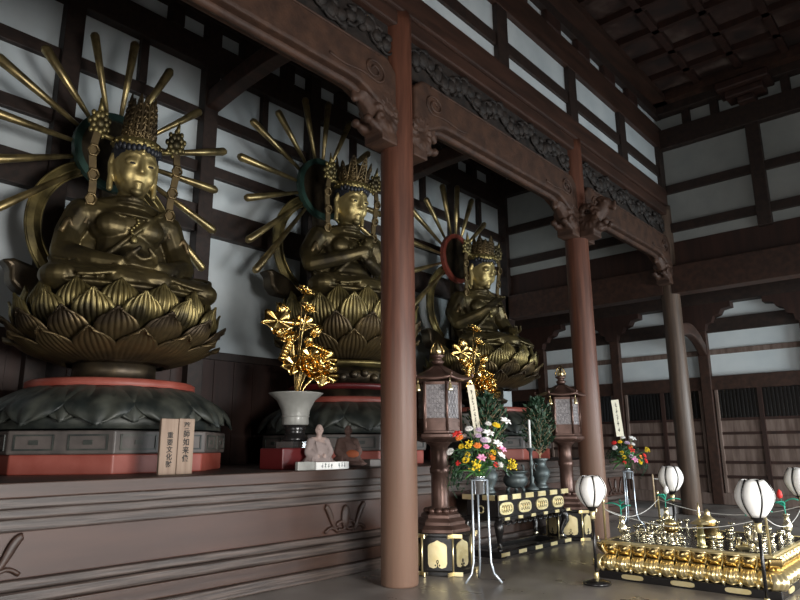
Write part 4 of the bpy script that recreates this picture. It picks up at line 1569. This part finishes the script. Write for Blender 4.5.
def flower_stand(loc, label, h, rz):
    t = thing('flower_stand', label, 'stand', loc, rz, 'tubular flower stands')
    for i in range(3):
        w = 2 * PI * i / 3
        d = Vector((cos(w), sin(w), 0))
        MB().tube([d * .105 + Vector((0, 0, h)), d * .105 + Vector((0, 0, h * .5)), d * .115 + Vector((0, 0, .22)), d * .15 + Vector((0, 0, .10)), d * .24 + Vector((0, 0, .012))], .012, 8).build('leg', 'tube', t)
    for z in (h,):
        MB().tube([(.1 * cos(2 * PI * k / 24), .1 * sin(2 * PI * k / 24), z) for k in range(25)], .008, 6, False).build('ring', 'tube', t)
    return t
def bucket(loc, label):
    t = thing('flower_bucket', label, 'bucket', loc)
    MB().lathe([(.072, 0), (.076, .005), (.082, .19), (.086, .195), (.086, .205), (.078, .205), (.074, .02)], 28).build('bucket', 'steel', t)
    return t
flower_stand((-4.55, 6.52, 0), 'pale tubular tripod stand beside the first lantern base', 1.12, R(-48 - 58))
bucket((-4.55, 6.52, .96), 'steel bucket in tripod stand beside the first lantern, holding flowers')
arrangement((-4.55, 6.52, 1.17), 'large bright bouquet with pink lily in front of the black table', spec1, 1.0, 4)
flower_stand((-5.45, 12.9, 0), 'pale tubular stand right of the middle column, holding flowers', 1.0, R(-48 - 60))
bucket((-5.45, 12.9, .86), 'steel bucket with flowers right of the middle column')
arrangement((-5.45, 12.9, 1.14), 'red and yellow bouquet right of the middle column', spec2, 1.12, 6, 10)
for o in FLP:
    bpy.data.objects.remove(o)

def strip(p0, p1, label, n, seed, w, stick):
    """a tall paper plaque on a stick among flowers"""
    p0, p1 = Vector(p0), Vector(p1)
    t = thing('paper_plaque', label, 'plaque', p0, R(-48))
    d = p1 - p0
    L = d.length
    ang = math.atan2((Matrix.Rotation(R(48), 3, 'Z') @ d).y, d.z)
    o = MB().box((0, 0, L / 2), (.012, w, L)).build('plaque', 'cream', t)
    o.rotation_euler = (-ang, 0, 0)
    k = strokes(n, w * .28, L * .80, seed, o, (.007, 0, L * .52), 0)
    s = MB().tube([(-.006, 0, .02), (-.006, 0, -stick)], .008, 6).build('stick', 'bamboo', t)
    s.rotation_euler = (-ang, 0, 0)
    return t
strip((-4.62, 6.63, 1.64), (-4.67, 6.58, 2.24), 'narrow white paper plaque with brush writing above the large bouquet', 7, 21, .085, .45)
strip((-5.50, 12.83, 1.68), (-5.54, 12.79, 2.40), 'white paper plaque with brush writing above the red and yellow bouquet', 5, 33, .15, .45)

# ------------------------------------------------------------------ white paper floor lamps
def floor_lamp(loc, label, s=1.0, rz=0.0):
    t = thing('paper_floor_lamp', label, 'lamp', loc, rz, None)
    MB().lathe([(.15, 0), (.155, .015), (.15, .03), (.09, .045), (.03, .06), (.0, .06)], 32).build('base', 'black', t)
    MB().lathe([(.022, .055), (.028, .06), (.024, .12), (.018, .13)], 20).build('pole_shoe', 'gold_pale', t)
    MB().lathe([(.0165, .12), (.0165, .70)], 16).build('pole', 'black', t)
    MB().lathe([(.018, .69), (.03, .70), (.024, .74), (.034, .775), (.02, .78)], 20).build('collar', 'gold_pale', t)
    MB().lathe([(.03, .77), (.04, .80), (.07, .825), (.075, .838), (.05, .85)], 24).build('shade_cup', 'black', t)
    n = 6
    def prof(v):
        z = .83 + .335 * v
        r = .062 + .10 * sin(PI * (.02 + .86 * v) ** .98)
        return r, z
    for i in range(n):
        w0, w1 = 2 * PI * i / n, 2 * PI * (i + 1) / n
        def fn(a, v):
            r, z = prof(v)
            w = w0 + (w1 - w0) * (.04 + .92 * a)
            r *= 1 + .07 * sin(PI * a)
            z -= .008 * v ** 6 * (2 * a - 1) ** 2
            return (r * cos(w), r * sin(w), z)
        solid(MB().grid(fn, 8, 12).build('paper_panel', 'paper', t), .004)
        pts = []
        for k in range(13):
            r, z = prof(k / 12)
            pts.append((r * cos(w0), r * sin(w0), z))
        MB().tube(pts, .009, 6).build('rib', 'black', t)
    r, z = prof(1)
    MB().tube([(r * .96 * cos(2 * PI * k / 24), r * .96 * sin(2 * PI * k / 24), z - .012) for k in range(25)], .006, 6, False).build('top_ring', 'black', t)
    t.scale = (s, s, s)
    return t
lampA = floor_lamp((-3.50, 7.23, 0), 'white paper floor lamp at the left corner of the golden dais', 1, R(10))
for loc, lab, s, rz in (((-3.56, 9.95, 0), 'white paper floor lamp behind the golden dais, before the farthest column', 1.03, 25), ((-1.74, 7.0, 0), 'largest white paper floor lamp, in front of the golden dais', 1.01, 4), ((-1.93, 9.98, 0), 'bluish white paper floor lamp behind the dais at the right picture edge', 1.03, 14)):
    o = dup(lampA, loc, R(rz), lab)
    o.scale = (s, s, s)

# ------------------------------------------------------------------ the golden lotus dais with its ritual vessels
DX0, DX1, DY0, DY1 = -3.60, -1.80, 7.65, 9.45
DCX, DCY = (DX0 + DX1) / 2, (DY0 + DY1) / 2
HW = .9
t = thing('golden_dais', 'low square golden lotus dais with two rows of petals, carrying small brass vessels', 'altar', (DCX, DCY, 0))
bevel(MB().bb(-HW - .05, HW + .05, -HW - .05, HW + .05, 0, .09).build('base', 'black', t), .01)
bevel(MB().bb(-HW + .06, HW - .06, -HW + .06, HW - .06, .09, .385).build('core', 'gold_dark', t), .02)
bevel(MB().bb(-HW + .01, HW - .01, -HW + .01, HW - .01, .385, .408).build('top_board', 'black', t), .004)
b = MB()
for sx, sy, lx, ly in ((0, 1, 2 * HW + .02, .045), (0, -1, 2 * HW + .02, .045), (1, 0, .045, 2 * HW + .02), (-1, 0, .045, 2 * HW + .02)):
    b.box((sx * (HW - .01), sy * (HW - .01), .402), (lx, ly, .026))
bevel(b.build('top_rim', 'gold', t), .006)
NP = 11
st = 2 * HW / NP
def up_fn(a, v):
    """upturned petal on the front (-Y) face, centred at x=0"""
    u = a * 2 - 1
    w = st * .5 * (.62 + .40 * sin(PI * (.1 + .55 * v)))
    y = -(HW - .045) - .055 * v - .05 * sin(PI * v) * (1 - u * u) - .012 * (1 - u * u)
    return (u * w + .018 * v, y, .262 + .128 * v)
up = solid(MB().grid(up_fn, 12, 10).build('upper_petal', 'gold_dark', t), .012)
b = MB()
b.tube([Vector(up_fn(1.0, k / 10)) + Vector((0, -.008, 0)) for k in range(11)], .011, 6)
b.tube([Vector(up_fn(k / 8, 1.0)) + Vector((0, -.006, -.004)) for k in range(9)], .010, 6)
b.build('petal_rim', 'gold', up)
def low_fn(a, v):
    u = a * 2 - 1
    w = st * .51 * (.66 + .34 * sin(PI * (.08 + .80 * v)))
    bulge = sin(PI * (.08 + .80 * v)) ** .8
    y = -(HW - .06) - .145 * bulge * (1 - .45 * u * u) - .011 * cos(4 * PI * u) * sin(PI * min(1, v * .9 + .08))
    return (u * w, y, .258 - .150 * v - .016 * (1 - abs(u)) * v ** 4)
low = solid(MB().grid(low_fn, 28, 12).build('lower_petal', 'gold', t), .008)
b = MB()
b.tube([Vector(low_fn(k / 12, .98)) + Vector((0, -.006, 0)) for k in range(13)], .007, 6)
b.ell((st / 2, -(HW + .02), .115), (.02, .03, .03), 8, 6)
b.build('petal_lip', 'gold', low)
first = True
for side in range(4):
    for i in range(NP):
        off = -HW + st * (i + .5)
        m4 = Matrix.Rotation(side * PI / 2, 4, 'Z') @ Matrix.Translation((off, 0, 0))
        for src in (up, low):
            c = src if first else again(src, t)
            c.location = m4.translation
            c.rotation_euler = (0, 0, side * PI / 2)
        first = False
    w = side * PI / 2
    mm = Matrix.Rotation(w, 3, 'Z')
    # corner petals
    cr = MB()
    cpt = mm @ Vector((HW - .02, -HW + .02, 0))
    m2 = Matrix.Rotation(w - PI / 4, 3, 'Z')
    def fn(a, v):
        u = a * 2 - 1
        wd = .085 * (.7 + .3 * sin(PI * (.08 + .75 * v)))
        return cpt + m2 @ Vector((.015 + .125 * sin(PI * (.08 + .8 * v)) ** .8 * (1 - .2 * u * u) + .01 * cos(3 * PI * u) * sin(PI * v), u * wd, .258 - .165 * v))
    cr.grid(fn, 16, 10)
    solid(cr.build('corner_petal', 'gold', t), .012)
    cr = MB()
    cr.grid(lambda a, v: cpt + m2 @ Vector((.0 + .06 * v + .03 * sin(PI * v), (a * 2 - 1) * .07 * (.8 + .3 * v), .262 + .128 * v)), 10, 8)
    solid(cr.build('corner_petal', 'gold_dark', t), .012)
    for x in (-.55, 0, .55):
        pts = []
        for k in range(20):
            a = 2 * PI * k / 20
            pts.append((x + .125 * math.copysign(abs(cos(a)) ** .5, cos(a)), .047 + .026 * math.copysign(abs(sin(a)) ** .6, sin(a))))
        fixn(MB().prism(pts, lambda p, q, a: mm @ Vector((p, -a, q)), HW + .045, HW + .056).build('gilt_plate', 'gold_pale', t))

ZD = .41
# four corner posts with cords between them
posts = [(DX0 + .03, DY0 + .03), (DX1 - .03, DY0 + .03), (DX1 - .03, DY1 - .03), (DX0 + .03, DY1 - .03)]
pn = ['front left', 'front right', 'back right', 'back left']
for (x, y), n in zip(posts, pn):
    o = MB().lathe([(.013, 0), (.013, .42), (.018, .43), (.018, .45), (.006, .475)], 12).build('corner_post', 'gold', None, (x, y, ZD + .005))
    tag(o, 'thin gold post at the %s corner of the golden dais' % n, 'post')
for i in range(4):
    a, b_ = posts[i], posts[(i + 1) % 4]
    pts = []
    for k in range(17):
        u = k / 16
        pts.append((a[0] + (b_[0] - a[0]) * u, a[1] + (b_[1] - a[1]) * u, ZD + .36 - .17 * 4 * u * (1 - u) * .9))
    o = MB().tube(pts, .004, 6).build('cord', 'rope')
    tag(o, 'thin white cord sagging along the %s side of the golden dais' % ['front', 'right', 'back', 'left'][i], 'cord')

def cup_mesh(kind):
    b = MB()
    if kind == 0:
        b.lathe([(.028, 0), (.03, .008), (.014, .02), (.011, .045), (.018, .05), (.011, .056), (.012, .085), (.024, .095), (.040, .115), (.042, .125), (.034, .127), (.01, .11)], 18)
    elif kind == 1:
        b.lathe([(.034, 0), (.036, .01), (.026, .016), (.022, .05), (.026, .09), (.034, .10), (.036, .118), (.022, .125), (.008, .14), (.004, .15)], 18)
    else:
        b.lathe([(.04, 0), (.042, .01), (.03, .018), (.044, .04), (.048, .06), (.044, .07), (.03, .066)], 18)
    return b
protoc = {}
def cup(kind, x, y, label, group):
    nm = ('offering_cup', 'lidded_cup', 'offering_bowl')[kind]
    if kind not in protoc:
        o = cup_mesh(kind).build(nm, 'brass', None, (x, y, ZD))
        protoc[kind] = o
    else:
        o = protoc[kind].copy()
        COL.objects.link(o)
        o.location = (x, y, ZD)
    tag(o, label, nm.split('_')[1], group)
side_names = ['front', 'right', 'back', 'left']
for s in range(4):
    mm = Matrix.Rotation(s * PI / 2, 3, 'Z')
    for i in range(8):
        x = -.66 + i * .19
        p = mm @ Vector((x, -.76 + (.03 if i % 2 else 0), 0))
        if i in (3, 4) and s == 0 and i == 4:
            continue
        cup(0, DCX + p.x, DCY + p.y, 'flared brass cup in the outer row along the %s side of the dais' % side_names[s], 'outer cups on the %s side' % side_names[s])
    for i in range(6):
        x = -.5 + i * .2
        p = mm @ Vector((x, -.56, 0))
        cup(1 if i % 2 else 2, DCX + p.x, DCY + p.y, ('lidded brass cup' if i % 2 else 'low brass bowl') + ' in the inner row along the %s side of the dais' % side_names[s], ('inner lidded cups' if i % 2 else 'inner bowls') + ' on the %s side' % side_names[s])

def bud_vase(x, y, label, bud, s=1.0, rz=0.0):
    t = thing('lotus_vase', label, 'vase', (x, y, ZD), rz)
    MB().lathe([(.045, 0), (.05, .01), (.025, .03), (.022, .06), (.05, .10), (.055, .14), (.035, .18), (.025, .22), (.035, .26), (.045, .27), (.03, .265)], 20).build('vase_body', 'brass', t)
    MB().tube([(0, 0, .2), (.0, .01, .36), (.02, .04, .46)], .006, 6).build('stem', 'teal', t)
    for k, (a, L) in enumerate(((.4, .20), (2.4, .18), (4.3, .15))):
        def fn(u, v):
            q = u * 2 - 1
            w = .035 * sin(PI * (.06 + .9 * v))
            return (L * v * cos(a) - q * w * sin(a), L * v * sin(a) + q * w * cos(a), .34 + .13 * v - .10 * v * v + .01 * q * q + .03 * k)
        solid(MB().grid(fn, 4, 8).build('leaf', 'teal', t), .004)
    if bud:
        MB().lathe([(.004, .44), (.028, .46), (.034, .49), (.024, .53), (.004, .555)], 14, (.02, .04, 0)).build('bud', bud, t)
    return t
bud_vase(-3.42, 7.83, 'brass vase with teal leaves at the front left corner of the dais', None, 1, 1.0)
bud_vase(-3.42, 9.27, 'brass vase with teal leaves and white bud at the back left corner of the dais', 'f_white', 1, .2)
bud_vase(-1.98, 9.27, 'brass vase with teal leaves and red bud at the back right corner of the dais', 'f_red', 1, 2.0)
bud_vase(-1.98, 7.83, 'brass vase with teal leaves behind the largest paper lamp', None, 1, 4.2)

t = thing('brass_pagoda', 'tall slim aged brass pagoda post with roof and spire near the dais front', 'pagoda', (-2.52, 7.79, ZD))
MB().lathe([(.05, 0), (.055, .015), (.04, .03), (.04, .12), (.048, .13), (.036, .14), (.033, .24)], 20).build('body', 'brass_green', t)
MB().lathe([(.036, .24), (.10, .245), (.085, .265), (.04, .285), (.02, .30)], 6, smooth=False).build('roof', 'gold', t)
MB().lathe([(.014, .29), (.012, .33), (.022, .34), (.012, .35), (.018, .37), (.01, .38), (.014, .40), (.004, .47)], 14).build('spire', 'gold', t)
t = thing('incense_pot', 'gold lidded incense pot on a slim foot near the dais front', 'incense pot', (-2.84, 7.80, ZD))
MB().lathe([(.04, 0), (.045, .012), (.018, .04), (.016, .10), (.04, .13)], 18).build('foot', 'brass', t)
MB().lathe([(.03, .125), (.07, .15), (.078, .19), (.06, .22)], 20).build('pot', 'gold_dark', t)
MB().lathe([(.066, .215), (.06, .245), (.03, .27), (.012, .28), (.022, .30), (.006, .32)], 20).build('lid', 'gold', t)
t = thing('ritual_tower', 'stepped brass tower with finial in the middle of the dais', 'tower', (DCX, DCY + .1, ZD))
MB().lathe([(.16, 0), (.17, .02), (.14, .04), (.15, .07), (.11, .09), (.12, .14), (.08, .16)], 24).build('foot', 'gold_dark', t)
MB().lathe([(.08, .155), (.10, .20), (.05, .24), (.03, .27), (.035, .29), (.01, .33)], 20).build('pot', 'gold', t)
t = thing('vajra_rest', 'low gold plate with a bell and thunderbolt near the dais front right', 'ritual tool', (-2.12, 7.98, ZD))
MB().lathe([(.11, 0), (.12, .015), (.10, .03), (.0, .03)], 6, smooth=False).build('plate', 'gold', t)
MB().lathe([(.045, .03), (.04, .05), (.03, .085), (.012, .10), (.01, .12), (.02, .13), (.012, .15), (.018, .18), (.004, .20)], 16, (.03, .03, 0)).build('bell', 'brass', t)

# low grey plinth and a barrier post by the altar end
tag(bevel(MB().box((0, 0, .09), (1.3, 1.5, .18)).build('stone_plinth', 'flagstone', None, (-6.1, 15.2, 0)), .02), 'low grey plinth past the altar end, behind the red and yellow bouquet', 'plinth')
t = thing('barrier_post', 'thin bare wooden barrier post with a cord, left of the farthest column', 'post', (-5.72, 14.9, .18))
MB().lathe([(.018, 0), (.018, .68), (.01, .70)], 10).build('post', 'bamboo', t)
MB().tube([(0, 0, .60), (.2, .25, .57), (.40, .50, .62)], .012, 6).build('cord', 'rope', t)

# ------------------------------------------------------------------ daylight through the doorways
def door_light(a0, a1, power, col, down, z0=.1, z1=3.0, back=False):
    """daylight falling in through one doorway, from the sky outside down on to the floor"""
    l = bpy.data.lights.new('doorway_light', 'AREA')
    l.shape = 'RECTANGLE'
    l.energy = power
    l.color = col
    l.spread = R(125)
    o = bpy.data.objects.new('doorway_light', l)
    COL.objects.link(o)
    if back:
        l.size, l.size_y = a1 - a0, z1 - z0
        o.location = ((a0 + a1) / 2, YB - .1, (z0 + z1) / 2)
        o.rotation_euler = (R(90 - down), 0, 0)
    else:
        l.size, l.size_y = z1 - z0, a1 - a0
        o.location = (XF + .1, (a0 + a1) / 2, (z0 + z1) / 2)
        o.rotation_euler = (0, R(90 - down), 0)
    return o
door_light(*D1, 680, (1.0, .975, .94), 18)
door_light(*D2, 380, (.97, .985, 1.0), 20)
door_light(*D3, 560, (.88, .97, 1.0), 10)
door_light(*D4, 230, (1.0, .98, .95), 18, back=True)
w = bpy.data.worlds.new('sky')
S.world = w
w.use_nodes = True
w.node_tree.nodes['Background'].inputs['Color'].default_value = (.75, .86, 1, 1)
w.node_tree.nodes['Background'].inputs['Strength'].default_value = .3

# ------------------------------------------------------------------ camera
cd = bpy.data.cameras.new('camera')
cd.sensor_width = 36
cd.lens = 650 / 800 * 36
cd.clip_start = .05
cd.clip_end = 100
co = bpy.data.objects.new('camera', cd)
COL.objects.link(co)
pi_, ro, ya = R(12.76), R(-.425), R(41.47)
fw = Vector((-sin(ya) * cos(pi_), cos(ya) * cos(pi_), sin(pi_)))
r0 = Vector((cos(ya), sin(ya), 0))
u0 = r0.cross(fw)
rv = r0 * cos(ro) + u0 * sin(ro)
uv = u0 * cos(ro) - r0 * sin(ro)
mw = Matrix((rv, uv, -fw)).transposed().to_4x4()
mw.translation = (0, 0, 1.5)
co.matrix_world = mw
S.camera = co
S.view_settings.view_transform = 'Standard'
S.view_settings.look = 'None'
S.view_settings.gamma = 1
S.view_settings.use_curve_mapping = False
S.view_settings.exposure = 0.0
